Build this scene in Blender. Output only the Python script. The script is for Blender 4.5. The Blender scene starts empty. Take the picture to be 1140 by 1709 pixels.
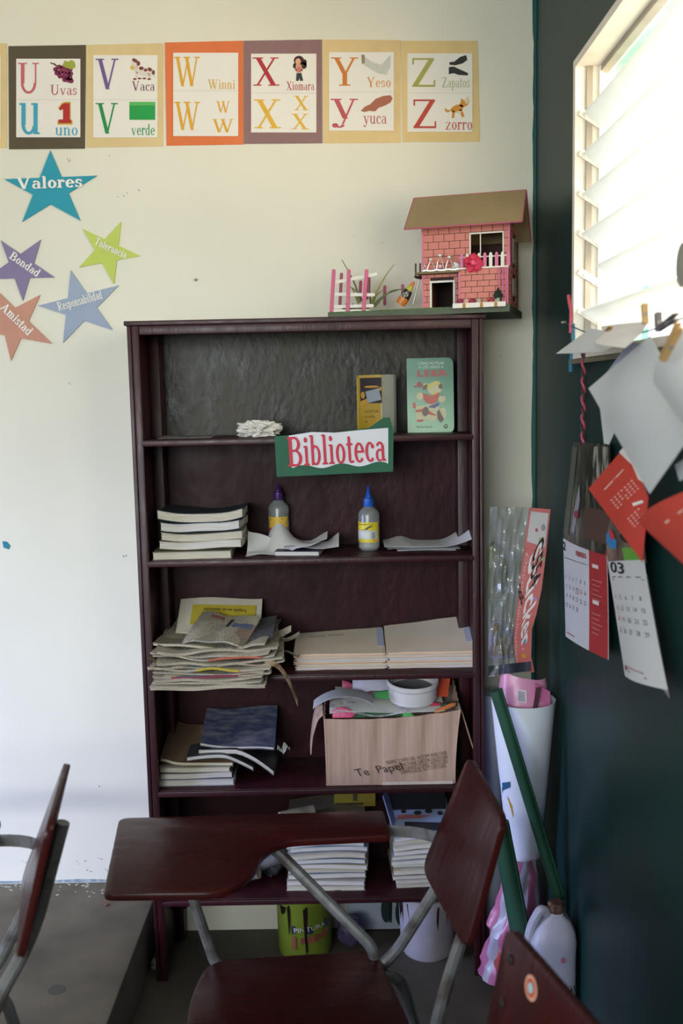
import bpy, bmesh, math, random
import numpy as np
from mathutils import Vector, Matrix, noise

R = math.radians
scene = bpy.context.scene
col = scene.collection

# ---------------------------------------------------------------- camera
FPX = 1661.0
PITCH, YAW, ROLL = 0.1208383, -0.00458338, -0.02086971
CAM = Vector((0.55646584, -2.60585951, 1.62838849))
_f = Vector((math.sin(YAW) * math.cos(PITCH), math.cos(YAW) * math.cos(PITCH), -math.sin(PITCH)))
_r = Vector((math.cos(YAW), -math.sin(YAW), 0))
_u = _r.cross(_f)
AX = _r * math.cos(ROLL) + _u * math.sin(ROLL)
AY = -_r * math.sin(ROLL) + _u * math.cos(ROLL)
cd = bpy.data.cameras.new('camera')
cd.sensor_fit = 'VERTICAL'; cd.sensor_height = 36.0; cd.lens = 36.0 * FPX / 1709.0
cd.clip_start = 0.05
cd.dof.use_dof = True; cd.dof.focus_distance = 2.65; cd.dof.aperture_fstop = 3.5
cam = bpy.data.objects.new('camera', cd); col.objects.link(cam)
M = Matrix((AX, AY, -_f)).transposed().to_4x4(); M.translation = CAM
cam.matrix_world = M
scene.camera = cam

# ---------------------------------------------------------------- world, daylight, exposure
scene.view_settings.view_transform = 'Standard'
scene.view_settings.look = 'None'
scene.view_settings.gamma = 1.0
scene.view_settings.use_curve_mapping = False
scene.view_settings.exposure = 0.0
scene.cycles.use_denoising = True
scene.cycles.max_bounces = 8
scene.cycles.diffuse_bounces = 5
w = bpy.data.worlds.new('sky'); scene.world = w; w.use_nodes = True
bgn = w.node_tree.nodes['Background']
bgn.inputs[0].default_value = (0.93, 0.97, 1.0, 1); bgn.inputs[1].default_value = 2.3

def area(name, loc, target, sx, sy, power, color, spread=180):
    l = bpy.data.lights.new(name, 'AREA'); l.shape = 'RECTANGLE'; l.size = sx; l.size_y = sy
    l.energy = power; l.color = color; l.spread = R(spread)
    o = bpy.data.objects.new(name, l); col.objects.link(o); o.location = loc
    d = Vector(target) - Vector(loc); o.rotation_euler = d.to_track_quat('-Z', 'Y').to_euler()
    return o
# daylight entering by the louvred window on the right, and by the windows behind the camera; the left fill is added
area('ground_bounce_louvred_window', (1.34, -1.15, 2.03), (0.0, -0.50, 2.35), 1.3, 0.66, 13.5, (1.0, 0.62, 0.14), 150)
area('sky_louvred_window', (1.36, -1.15, 2.05), (0.0, -0.30, 1.2), 1.3, 0.66, 8, (0.55, 0.80, 1.0), 120)
area('added_left_fill', (-3.38, -1.1, 0.95), (-0.4, 0.26, 0.15), 1.0, 1.7, 21, (0.48, 0.56, 1.0), 48)  # bluish fill added to brighten the lower left wall, source unseen
area('sky_rear_windows', (-1.0, -4.46, 1.9), (0.3, 0.2, 0.7), 2.6, 1.1, 33, (0.92, 1.0, 0.97), 95)

# ---------------------------------------------------------------- pixel -> place helpers (frame 1140 x 1709)
def ray(px, py):
    return _f + AX * ((px - 570) / FPX) - AY * ((py - 854.5) / FPX)
def at_x(px, py, X):
    d = ray(px, py); return CAM + d * ((X - CAM.x) / d.x)
def at_y(px, py, Y):
    d = ray(px, py); return CAM + d * ((Y - CAM.y) / d.y)
def at_z(px, py, Z):
    d = ray(px, py); return CAM + d * ((Z - CAM.z) / d.z)

WALL_Y, WALL_X = 0.262, 1.105

# ---------------------------------------------------------------- materials
MATS = {}
def mat(name, c, rough=0.6, var=0.12, scale=12.0, bump=0.0, bscale=60.0, metal=0.0, spec=0.5, c2=None, cfac=(0.45, 0.6), stretch=(1, 1, 1), coat=0.0, trans=0.0, alpha=1.0, translucent=0.0, rvar=0.0):
    if name in MATS: return MATS[name]
    m = bpy.data.materials.new(name); m.use_nodes = True
    nt = m.node_tree; N = nt.nodes; L = nt.links
    p = N['Principled BSDF']
    p.inputs['Roughness'].default_value = rough; p.inputs['Metallic'].default_value = metal
    p.inputs['Specular IOR Level'].default_value = spec
    p.inputs['Coat Weight'].default_value = coat; p.inputs['Coat Roughness'].default_value = 0.15
    p.inputs['Transmission Weight'].default_value = trans; p.inputs['Alpha'].default_value = alpha
    tc = N.new('ShaderNodeTexCoord'); mp = N.new('ShaderNodeMapping'); mp.inputs['Scale'].default_value = stretch
    L.new(tc.outputs['Object'], mp.inputs['Vector'])
    n1 = N.new('ShaderNodeTexNoise'); n1.inputs['Scale'].default_value = scale; n1.inputs['Detail'].default_value = 6
    L.new(mp.outputs[0], n1.inputs['Vector'])
    rp = N.new('ShaderNodeValToRGB')
    if c2 is None:
        a = [max(0, v * (1 - var)) for v in c]; b = [min(1, v * (1 + var)) for v in c]
        rp.color_ramp.elements[0].position = 0.3; rp.color_ramp.elements[1].position = 0.7
    else:
        a, b = c, c2
        rp.color_ramp.elements[0].position = cfac[0]; rp.color_ramp.elements[1].position = cfac[1]
    rp.color_ramp.elements[0].color = (*a[:3], 1); rp.color_ramp.elements[1].color = (*b[:3], 1)
    L.new(n1.outputs['Fac'], rp.inputs['Fac']); L.new(rp.outputs['Color'], p.inputs['Base Color'])
    if rvar:
        mr = N.new('ShaderNodeMapRange'); mr.inputs['From Min'].default_value = 0.3; mr.inputs['From Max'].default_value = 0.7
        mr.inputs['To Min'].default_value = max(0.03, rough - rvar); mr.inputs['To Max'].default_value = min(1, rough + rvar)
        L.new(n1.outputs['Fac'], mr.inputs['Value']); L.new(mr.outputs[0], p.inputs['Roughness'])
    if bump:
        n2 = N.new('ShaderNodeTexNoise'); n2.inputs['Scale'].default_value = bscale; n2.inputs['Detail'].default_value = 4
        L.new(mp.outputs[0], n2.inputs['Vector'])
        b_ = N.new('ShaderNodeBump'); b_.inputs['Strength'].default_value = bump; b_.inputs['Distance'].default_value = 0.004
        L.new(n2.outputs['Fac'], b_.inputs['Height']); L.new(b_.outputs['Normal'], p.inputs['Normal'])
    if translucent:
        t = N.new('ShaderNodeBsdfTranslucent'); L.new(rp.outputs['Color'], t.inputs['Color'])
        mx = N.new('ShaderNodeMixShader'); mx.inputs[0].default_value = translucent
        L.new(p.outputs[0], mx.inputs[1]); L.new(t.outputs[0], mx.inputs[2])
        L.new(mx.outputs[0], N['Material Output'].inputs['Surface'])
    MATS[name] = m
    return m

def printed(name, base, ink, row=150.0, colw=16.0, dens=0.52, pics=None):
    """paper with rows of small print, and blocks of picture colour"""
    if name in MATS: return MATS[name]
    m = mat(name, base, rough=0.85, var=0.06, scale=8)
    nt = m.node_tree; N = nt.nodes; L = nt.links; p = N['Principled BSDF']
    src = p.inputs['Base Color'].links[0].from_socket
    tc = N.new('ShaderNodeTexCoord')
    mp = N.new('ShaderNodeMapping'); mp.inputs['Scale'].default_value = (row * 2.2, row * 1.5, row * 1.5); L.new(tc.outputs['Object'], mp.inputs['Vector'])
    n = N.new('ShaderNodeTexNoise'); n.inputs['Scale'].default_value = 1.0; n.inputs['Detail'].default_value = 2; L.new(mp.outputs[0], n.inputs['Vector'])
    g = N.new('ShaderNodeMath'); g.operation = 'GREATER_THAN'; g.inputs[1].default_value = dens; L.new(n.outputs['Fac'], g.inputs[0])
    sc_ = N.new('ShaderNodeMath'); sc_.operation = 'MULTIPLY'; sc_.inputs[1].default_value = 0.6; L.new(g.outputs[0], sc_.inputs[0])
    mx = N.new('ShaderNodeMixRGB'); L.new(sc_.outputs[0], mx.inputs[0]); L.new(src, mx.inputs[1]); mx.inputs[2].default_value = (*ink, 1)
    out = mx.outputs[0]
    if pics:
        v = N.new('ShaderNodeTexVoronoi'); v.distance = 'CHEBYCHEV'; v.inputs['Scale'].default_value = colw; L.new(tc.outputs['Object'], v.inputs['Vector'])
        sp = N.new('ShaderNodeSeparateColor'); L.new(v.outputs['Color'], sp.inputs[0])
        rp = N.new('ShaderNodeValToRGB'); rp.color_ramp.interpolation = 'CONSTANT'
        while len(rp.color_ramp.elements) < len(pics): rp.color_ramp.elements.new(0.5)
        for i, c in enumerate(pics):
            rp.color_ramp.elements[i].position = i / len(pics); rp.color_ramp.elements[i].color = (*c, 1)
        L.new(sp.outputs[0], rp.inputs[0])
        g2 = N.new('ShaderNodeMath'); g2.operation = 'GREATER_THAN'; g2.inputs[1].default_value = 0.68; L.new(sp.outputs[1], g2.inputs[0])
        m2 = N.new('ShaderNodeMixRGB'); L.new(g2.outputs[0], m2.inputs[0]); L.new(out, m2.inputs[1]); L.new(rp.outputs[0], m2.inputs[2])
        out = m2.outputs[0]
    L.new(out, p.inputs['Base Color'])
    return m

def flat(c, rough=0.75, name=None):
    return mat(name or 'ink_%02x%02x%02x_%d' % (*[int(v * 255) for v in c], int(rough * 100)), c, rough=rough, var=0.05, scale=30)
def hexc(h):
    v = [int(h[i:i + 2], 16) / 255 for i in (0, 2, 4)]
    return tuple(x / 12.92 if x <= 0.04045 else ((x + 0.055) / 1.055) ** 2.4 for x in v)
def ink(h, rough=0.75): return flat(hexc(h), rough)

# ---------------------------------------------------------------- mesh builder
WO = {}   # object name -> its world origin while building
class MB:
    def __init__(s): s.v = []; s.f = []
    def add(s, vs, fs):
        n = len(s.v); s.v += [tuple(v) for v in vs]; s.f += [tuple(i + n for i in f) for f in fs]; return s
    def box(s, x0, x1, y0, y1, z0, z1, mtx=None):
        vs = [Vector((x, y, z)) for z in (z0, z1) for y in (y0, y1) for x in (x0, x1)]
        if mtx: vs = [mtx @ v for v in vs]
        return s.add(vs, [(0, 2, 3, 1), (4, 5, 7, 6), (0, 1, 5, 4), (2, 6, 7, 3), (0, 4, 6, 2), (1, 3, 7, 5)])
    def prism(s, pts, d):
        """closed polygon (3D pts) extruded by vector d"""
        d = Vector(d); n = len(pts); a = [Vector(p) for p in pts]; b = [p + d for p in a]
        fs = [tuple(range(n - 1, -1, -1)), tuple(range(n, 2 * n))] + [(i, (i + 1) % n, n + (i + 1) % n, n + i) for i in range(n)]
        return s.add(a + b, fs)
    def poly(s, pts): return s.add(pts, [tuple(range(len(pts)))])
    def tube(s, path, r, n=8, cap=True):
        path = [Vector(p) for p in path]; rs = r if isinstance(r, (list, tuple)) else [r] * len(path)
        vs = []; fs = []; up = None
        for i, p in enumerate(path):
            t = (path[min(i + 1, len(path) - 1)] - path[max(i - 1, 0)]).normalized()
            if up is None: up = Vector((0, 0, 1)) if abs(t.z) < 0.9 else Vector((1, 0, 0))
            a = (up - t * up.dot(t)).normalized(); b = t.cross(a); up = a
            for k in range(n):
                q = 2 * math.pi * k / n; vs.append(p + (a * math.cos(q) + b * math.sin(q)) * rs[i])
        for i in range(len(path) - 1):
            for k in range(n):
                fs.append((i * n + k, i * n + (k + 1) % n, (i + 1) * n + (k + 1) % n, (i + 1) * n + k))
        if cap: fs += [tuple(range(n - 1, -1, -1)), tuple(range((len(path) - 1) * n, len(path) * n))]
        return s.add(vs, fs)
    def lathe(s, prof, c, n=24, mtx=None):
        c = Vector(c); vs = []; fs = []
        for r, z in prof:
            for k in range(n):
                q = 2 * math.pi * k / n; v = Vector((r * math.cos(q), r * math.sin(q), z))
                vs.append(c + (mtx @ v if mtx else v))
        for i in range(len(prof) - 1):
            for k in range(n): fs.append((i * n + k, i * n + (k + 1) % n, (i + 1) * n + (k + 1) % n, (i + 1) * n + k))
        fs += [tuple(range(n - 1, -1, -1)), tuple(range((len(prof) - 1) * n, len(prof) * n))]
        return s.add(vs, fs)
    def sheet(s, P, nu=10, nv=10, th=0.0006, rect=(0, 1, 0, 1)):
        """thin sheet over P(u,v); thickness goes to the back"""
        u0, u1, v0, v1 = rect; vs = []; bs = []
        for j in range(nv + 1):
            for i in range(nu + 1):
                u = u0 + (u1 - u0) * i / nu; v = v0 + (v1 - v0) * j / nv
                p = P(u, v); n = nrm(P, u, v); vs.append(p); bs.append(p - n * th)
        W_ = nu + 1; K = len(vs); fs = []
        for j in range(nv):
            for i in range(nu):
                a = j * W_ + i; fs.append((a, a + 1, a + 1 + W_, a + W_)); fs.append((K + a, K + a + W_, K + a + 1 + W_, K + a + 1))
        rim = [i for i in range(W_)] + [j * W_ + nu for j in range(1, nv + 1)] + [nv * W_ + i for i in range(nu - 1, -1, -1)] + [j * W_ for j in range(nv - 1, 0, -1)]
        for a, b in zip(rim, rim[1:] + rim[:1]): fs.append((b, a, K + a, K + b))
        return s.add(vs + bs, fs)
    def slab(s, x0, x1, y0, y1, z0, z1, h=None, nu=10, nv=6, mtx=None, hb=None):
        """block whose top and bottom follow h(x,y)"""
        top = []; bot = []
        for j in range(nv + 1):
            for i in range(nu + 1):
                x = x0 + (x1 - x0) * i / nu; y = y0 + (y1 - y0) * j / nv
                a = h(x, y) if h else 0; b = hb(x, y) if hb else a
                top.append(Vector((x, y, z1 + a))); bot.append(Vector((x, y, z0 + b)))
        W_ = nu + 1; K = len(top); fs = []
        for j in range(nv):
            for i in range(nu):
                a = j * W_ + i; fs.append((a, a + 1, a + 1 + W_, a + W_)); fs.append((K + a, K + a + W_, K + a + 1 + W_, K + a + 1))
        rim = [i for i in range(W_)] + [j * W_ + nu for j in range(1, nv + 1)] + [nv * W_ + i for i in range(nu - 1, -1, -1)] + [j * W_ for j in range(nv - 1, 0, -1)]
        for a, b in zip(rim, rim[1:] + rim[:1]): fs.append((b, a, K + a, K + b))
        vs = top + bot
        if mtx: vs = [mtx @ v for v in vs]
        return s.add(vs, fs)
    def build(s, name, m, parent=None, smooth=False, bevel=0.0, seg=2, angle=40, mesh=None):
        me = bpy.data.meshes.new(name)
        xs = np.array([tuple(v) for v in s.v], float)
        c = (xs.min(0) + xs.max(0)) / 2; c[2] = xs[:, 2].min()
        me.from_pydata((xs - c).tolist(), [], s.f); me.materials.append(m)
        if bevel or smooth:
            bm = bmesh.new(); bm.from_mesh(me)
            bmesh.ops.recalc_face_normals(bm, faces=bm.faces)
            if bevel:
                ed = [e for e in bm.edges if len(e.link_faces) == 2 and e.calc_face_angle(0) > R(angle)]
                bmesh.ops.bevel(bm, geom=ed, offset=bevel, segments=seg, profile=0.5, affect='EDGES', clamp_overlap=True)
            bm.to_mesh(me); bm.free()
        if smooth or bevel:
            me.shade_smooth()
            try: me.set_sharp_from_angle(angle=R(35))
            except Exception: pass
        o = bpy.data.objects.new(name, me); col.objects.link(o)
        WO[o.name] = Vector(c)
        o.location = Vector(c) - (WO[parent.name] if parent else Vector())
        if parent: o.parent = parent
        return o

def nrm(P, u, v, e=1e-3):
    n = (P(u + e, v) - P(u - e, v)).cross(P(u, v + e) - P(u, v - e))
    return n.normalized() if n.length > 1e-12 else Vector((0, -1, 0))

def tag(o, label, cat, group=None, kind=None):
    if label: o['label'] = label
    if cat: o['category'] = cat
    if group: o['group'] = group
    if kind: o['kind'] = kind
    return o
def thing(name, label, cat, loc, group=None):
    o = bpy.data.objects.new(name, None); o.empty_display_size = 0.03; col.objects.link(o)
    o.location = loc; WO[o.name] = Vector(loc); return tag(o, label, cat, group)
def struct(o): o['kind'] = 'structure'; return o

# ---------------------------------------------------------------- lettering
def _rect(x0, x1, y0, y1): return ([(x0, y0), (x1, y0), (x1, y1), (x0, y1)], [(0, 1, 2, 3)])
def _st(x0, y0, x1, y1, w_): return ([(x0 - w_ / 2, y0), (x0 + w_ / 2, y0), (x1 + w_ / 2, y1), (x1 - w_ / 2, y1)], [(0, 1, 2, 3)])
def _arc(cx, cy, rx, ry, a0, a1, tx, ty, n=14):
    vs = []; fs = []
    for i in range(n + 1):
        q = R(a0 + (a1 - a0) * i / n); c, s = math.cos(q), math.sin(q)
        vs += [(cx + rx * c, cy + ry * s), (cx + (rx - tx) * c, cy + (ry - ty) * s)]
    for i in range(n): fs.append((2 * i, 2 * i + 2, 2 * i + 3, 2 * i + 1))
    return (vs, fs)
def _dot(cx, cy, r): return ([(cx + r * math.cos(k * math.pi / 6), cy + r * math.sin(k * math.pi / 6)) for k in range(12)], [tuple(range(12))])
T_, t_, F_, XH = 0.15, 0.05, 0.04, 0.66
def _sr(x, y, a=0.13): return _rect(x - a, x + a, y, y + F_) if y < 0.3 else _rect(x - a, x + a, y - F_, y)
def _bowl(cx, n=1): return _arc(cx, XH / 2, 0.24, XH / 2 + 0.01, 0, 360, 0.12, 0.05, 22)
def _caps():
    g = {}
    g['U'] = ([_st(.2, 1, .2, .33, T_), _st(.75, 1, .75, .33, t_ * 1.2), _arc(.452, .35, .328, .36, 180, 360, .11, .08), _sr(.2, 1, .19), _sr(.75, 1, .14)], .95)
    g['V'] = ([_st(.16, 1, .47, 0, T_), _st(.76, 1, .47, 0, t_ * 1.3), _sr(.16, 1, .17), _sr(.76, 1, .14)], .93)
    g['W'] = ([_st(.14, 1, .4, 0, T_ * .9), _st(.66, .98, .4, 0, t_ * 1.2), _st(.58, 1, .84, 0, T_ * .9), _st(1.08, 1, .84, 0, t_ * 1.2), _sr(.14, 1, .15), _sr(.6, 1, .16), _sr(1.08, 1, .13)], 1.24)
    g['X'] = ([_st(.17, 1, .72, 0, T_ * 1.1), _st(.74, 1, .15, 0, t_ * 1.4), _sr(.17, 1, .18), _sr(.74, 1, .14), _sr(.15, 0, .14), _sr(.72, 0, .19)], .92)
    g['Y'] = ([_st(.16, 1, .44, .42, T_), _st(.76, 1, .47, .42, t_ * 1.4), _st(.45, .48, .45, 0, T_), _sr(.16, 1, .17), _sr(.76, 1, .14), _sr(.45, 0, .19)], .92)
    g['Z'] = ([_st(.7, .97, .16, .03, T_ * 1.15), _rect(.1, .76, .94, 1), _rect(.08, .8, 0, .07), _rect(.08, .13, .78, 1), _rect(.76, .81, 0, .24)], .88)
    g['B'] = ([_st(.2, 1, .2, 0, T_), _rect(.05, .45, .95, 1), _rect(.05, .5, 0, .05), _rect(.2, .48, .5, .55), _arc(.43, .755, .27, .245, -90, 90, .13, .05), _arc(.48, .26, .3, .27, -90, 90, .14, .05)], .84)
    g['T'] = ([_st(.4, 1, .4, 0, T_), _rect(.05, .75, .94, 1), _rect(.05, .09, .76, 1), _rect(.71, .75, .76, 1), _sr(.4, 0, .19)], .82)
    g['R'] = ([_st(.2, 1, .2, 0, T_), _rect(.05, .5, .95, 1), _sr(.2, 0, .16), _rect(.2, .5, .48, .53), _arc(.46, .74, .27, .26, -90, 90, .13, .05), _st(.42, .5, .74, 0, T_), _sr(.8, 0, .1)], .92)
    g['A'] = ([_st(.44, 1, .74, 0, T_), _st(.44, 1, .14, 0, t_ * 1.3), _rect(.26, .64, .3, .35), _sr(.14, 0, .13), _sr(.75, 0, .16)], .92)
    g['C'] = ([_arc(.45, .5, .38, .51, 45, 315, .14, .05, 22), _rect(.69, .73, .66, .98)], .82)
    return g
def _lows():
    g = {}; x = XH
    g['a'] = ([_arc(.25, .2, .2, .21, 60, 300, .1, .04, 14), _st(.42, .48, .42, .04, .12), _arc(.28, .48, .2, .18, 0, 160, .1, .05, 10), _rect(.4, .56, 0, .05)], .58)
    g['b'] = ([_st(.14, 1.02, .14, 0, .12), _rect(.02, .18, .98, 1.02), _arc(.3, x / 2, .25, x / 2 + .01, -150, 150, .11, .05, 20)], .6)
    g['c'] = ([_arc(.29, x / 2, .25, x / 2 + .01, 50, 315, .12, .05, 18), _dot(.43, .52, .07)], .52)
    g['d'] = ([_st(.44, 1.02, .44, 0, .12), _rect(.32, .48, .98, 1.02), _rect(.42, .58, 0, .04), _arc(.28, x / 2, .25, x / 2 + .01, 30, 330, .11, .05, 20)], .62)
    g['e'] = ([_arc(.29, x / 2, .25, x / 2 + .01, 0, 320, .12, .05, 20), _rect(.1, .54, .33, .38)], .56)
    g['i'] = ([_st(.17, x, .17, 0, .12), _rect(.05, .2, x - .04, x), _sr(.17, 0, .14), _dot(.16, .88, .08)], .34)
    g['l'] = ([_st(.17, 1.02, .17, 0, .12), _rect(.05, .2, .98, 1.02), _sr(.17, 0, .14)], .34)
    g['n'] = ([_st(.15, x, .15, 0, .12), _rect(.03, .18, x - .04, x), _st(.47, .46, .47, 0, .12), _arc(.32, .44, .21, .23, 0, 170, .1, .06, 12), _sr(.15, 0, .13), _sr(.47, 0, .13)], .64)
    g['m'] = ([_st(.15, x, .15, 0, .12), _rect(.03, .18, x - .04, x), _st(.45, .46, .45, 0, .12), _st(.75, .46, .75, 0, .12), _arc(.31, .44, .2, .23, 0, 170, .1, .06, 12), _arc(.61, .44, .2, .23, 0, 170, .1, .06, 12), _sr(.15, 0, .13), _sr(.45, 0, .12), _sr(.75, 0, .13)], .92)
    g['o'] = ([_bowl(.29)], .58)
    g['p'] = ([_st(.15, x, .15, -.3, .12), _rect(.03, .18, x - .04, x), _sr(.15, -.3, .14), _arc(.31, x / 2, .25, x / 2 + .01, -150, 150, .11, .05, 20)], .62)
    g['r'] = ([_st(.15, x, .15, 0, .12), _rect(.03, .18, x - .04, x), _sr(.15, 0, .14), _arc(.34, .44, .2, .23, 70, 170, .09, .07, 10), _dot(.4, .56, .075)], .48)
    g['s'] = ([_arc(.24, .49, .18, .18, 30, 250, .1, .05, 14), _arc(.24, .18, .19, .19, -150, 80, .1, .05, 14), _rect(.38, .42, .46, .64), _rect(.06, .1, .02, .2)], .48)
    g['t'] = ([_st(.17, .9, .17, .12, .12), _rect(.03, .34, x - .05, x), _arc(.27, .14, .16, .15, 180, 320, .1, .05, 8)], .38)
    g['u'] = ([_st(.14, x, .14, .2, .12), _rect(.02, .17, x - .04, x), _st(.48, x, .48, 0, .12), _rect(.36, .5, x - .04, x), _arc(.29, .22, .21, .23, 180, 345, .1, .06, 12), _rect(.46, .6, 0, .04)], .64)
    for L_ in 'vwxz':
        pr, a = CAPS[L_.upper()]
        g[L_] = ([([(px * .72, py * x) for px, py in vs], fs) for vs, fs in pr], a * .72)
    g['y'] = ([_st(.14, x, .36, .02, .12), _st(.56, x, .3, -.16, .045), _sr(.14, x, .13), _sr(.56, x, .1), _arc(.22, -.16, .13, .12, 200, 350, .08, .05, 8), _dot(.12, -.2, .075)], .66)
    return g
CAPS = _caps(); GL = dict(CAPS); GL.update(_lows())
def serif(s, bold=0.0):
    V = []; Fc = []; x = 0.0
    for ch in s:
        if ch == ' ': x += .3; continue
        pr, a = GL[ch]
        for li, (vs, fs) in enumerate(pr):
            n = len(V); V += [(x + px, py, li) for px, py in vs]; Fc += [tuple(i + n for i in f) for f in fs]
        x += a + .02
    return V, Fc, x
_sans = {}
def sans(s):
    if s in _sans: return _sans[s]
    cu = bpy.data.curves.new('lettering_source', 'FONT'); cu.body = s; cu.size = 1.4; cu.resolution_u = 2
    ob = bpy.data.objects.new('lettering_source', cu); col.objects.link(ob)
    bpy.context.view_layer.update()
    dg = bpy.context.evaluated_depsgraph_get()
    me = bpy.data.meshes.new_from_object(ob.evaluated_get(dg))
    V = [(v.co.x, v.co.y, 0) for v in me.vertices]; Fc = [tuple(p.vertices) for p in me.polygons]
    bpy.data.objects.remove(ob); bpy.data.curves.remove(cu); bpy.data.meshes.remove(me)
    wd = max(v[0] for v in V) if V else 1
    _sans[s] = (V, Fc, wd); return _sans[s]

def print_on(name, shape, P, m, parent, p0, p1, hcap, off=0.0006, bold=0.0):
    """lettering laid on surface P(u,v): baseline p0->p1 in (u,v), hcap = cap height in v units"""
    V, Fc, wd = shape
    du, dv = p1[0] - p0[0], p1[1] - p0[1]; ln = math.hypot(du, dv) or 1
    nx, ny = -dv / ln, du / ln
    mb = MB(); vs = []
    for k in ((0, 1, 2) if bold else (0,)):
        vs = []
        for x, y, li in V:
            x += bold * (k == 1); y += bold * (k == 2)
            u = p0[0] + du * x / wd + nx * y * hcap; v = p0[1] + dv * x / wd + ny * y * hcap
            vs.append(P(u, v) + nrm(P, u, v) * (off + .00004 * li + .00025 * k))
        mb.add(vs, Fc)
    return mb.build(name, m, parent)
def patch_on(name, polys, P, m, parent, off=0.0006):
    mb = MB()
    for pl in polys: mb.poly([P(u, v) + nrm(P, u, v) * off for u, v in pl])
    return mb.build(name, m, parent)
def ell(cx, cy, rx, ry, rot=0, n=16):
    c, s = math.cos(R(rot)), math.sin(R(rot)); out = []
    for k in range(n):
        a = 2 * math.pi * k / n; x, y = rx * math.cos(a), ry * math.sin(a); out.append((cx + x * c - y * s, cy + x * s + y * c))
    return out
def to_px(p):
    d = p - CAM; z = d.dot(_f); return 570 + FPX * d.dot(AX) / z, 854.5 - FPX * d.dot(AY) / z, z
def find_uv(P, px, py, u0=0.0, u1=1.0, v0=0.0, v1=1.0, n=24):
    """where on surface P a pixel falls (nearest to the eye)"""
    best = None
    for it in range(4):
        for i in range(n + 1):
            for j in range(n + 1):
                u = u0 + (u1 - u0) * i / n; v = v0 + (v1 - v0) * j / n
                x, y, z = to_px(P(u, v)); c = math.hypot(x - px, y - py) + (30 * z if it == 0 else 0)
                if best is None or c < best[0]: best = (c, u, v)
        du, dv = (u1 - u0) / n * 1.5, (v1 - v0) / n * 1.5
        u0, u1, v0, v1 = best[1] - du, best[1] + du, best[2] - dv, best[2] + dv; b = best; best = (1e9, b[1], b[2])
    return b[1], b[2]
def sheet_on(name, rect, P, m, parent, off=.0008, nu=8, nv_=12):
    return MB().sheet(lambda u, v: P(u, v) + nrm(P, u, v) * off, nu, nv_, .0002, rect).build(name, m, parent, smooth=True)
ORD = ['topmost', 'second from the top', 'third from the top', 'fourth from the top', 'fifth from the top', 'sixth from the top', 'seventh from the top', 'eighth from the top', 'ninth from the top', 'tenth from the top', 'eleventh from the top', 'twelfth from the top', 'thirteenth from the top', 'fourteenth from the top', 'fifteenth from the top', 'sixteenth from the top']
def ordn(i, n): return 'lowest' if i == n - 1 else ORD[i]

# ================================================================ ROOM
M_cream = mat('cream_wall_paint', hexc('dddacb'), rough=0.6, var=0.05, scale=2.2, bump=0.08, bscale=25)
_nt = M_cream.node_tree; _N = _nt.nodes; _L = _nt.links                 # soft grey band low along the wall
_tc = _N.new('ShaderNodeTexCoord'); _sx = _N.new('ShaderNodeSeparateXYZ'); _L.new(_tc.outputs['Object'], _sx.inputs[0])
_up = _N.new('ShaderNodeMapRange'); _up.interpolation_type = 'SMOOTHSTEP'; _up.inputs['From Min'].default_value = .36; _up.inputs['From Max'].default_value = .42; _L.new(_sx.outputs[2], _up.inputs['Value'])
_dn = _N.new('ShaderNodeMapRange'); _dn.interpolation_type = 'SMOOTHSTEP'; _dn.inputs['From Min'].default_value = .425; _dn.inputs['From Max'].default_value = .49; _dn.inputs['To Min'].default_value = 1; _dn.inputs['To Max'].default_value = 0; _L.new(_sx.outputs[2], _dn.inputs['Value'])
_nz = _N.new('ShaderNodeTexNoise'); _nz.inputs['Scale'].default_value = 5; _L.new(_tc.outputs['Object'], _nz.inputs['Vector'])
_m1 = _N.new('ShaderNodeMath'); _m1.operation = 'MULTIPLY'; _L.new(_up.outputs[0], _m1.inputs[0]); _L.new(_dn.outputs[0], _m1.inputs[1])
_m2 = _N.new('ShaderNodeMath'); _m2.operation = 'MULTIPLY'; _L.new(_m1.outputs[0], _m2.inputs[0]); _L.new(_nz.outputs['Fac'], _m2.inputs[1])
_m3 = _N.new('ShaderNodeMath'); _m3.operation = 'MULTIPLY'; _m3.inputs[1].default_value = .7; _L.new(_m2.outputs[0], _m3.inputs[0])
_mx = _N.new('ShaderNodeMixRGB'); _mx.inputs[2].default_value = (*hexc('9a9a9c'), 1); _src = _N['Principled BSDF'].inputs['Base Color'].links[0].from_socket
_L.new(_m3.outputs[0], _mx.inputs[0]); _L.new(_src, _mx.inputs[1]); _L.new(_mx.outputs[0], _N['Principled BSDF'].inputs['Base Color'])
M_green = mat('dark_green_gloss_paint', hexc('0f302f'), spec=.22, rough=0.4, var=0.14, scale=3, bump=0.08, bscale=18)
M_teal = mat('teal_paint_edge', hexc('1d5552'), rough=0.5)
M_conc = mat('worn_concrete', hexc('7c7568'), rough=0.8, c2=hexc('5a544a'), cfac=(0.35, 0.7), scale=5, bump=0.15, bscale=40)
M_conc2 = mat('worn_concrete_floor', hexc('565046'), rough=0.7, c2=hexc('3f3a33'), cfac=(0.35, 0.7), scale=5, bump=0.15, bscale=40)
M_white = mat('white_ceiling_paint', hexc('e6e4dc'), rough=0.8, var=0.03)
X0, Y0, ZC = -3.4, -4.5, 3.0
struct(MB().box(X0, 1.3, Y0, 0.42, -0.12, 0).build('floor', M_conc2))
struct(MB().box(X0, 1.3, Y0, 0.42, ZC, ZC + 0.1).build('ceiling', M_white))
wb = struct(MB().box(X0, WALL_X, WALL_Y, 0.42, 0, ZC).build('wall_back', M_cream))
# the platform under the left-hand chairs
pf = struct(MB().box(X0, -0.03, -3.2, WALL_Y, 0, 0.163).build('floor_platform', M_conc, bevel=0.006))
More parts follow.
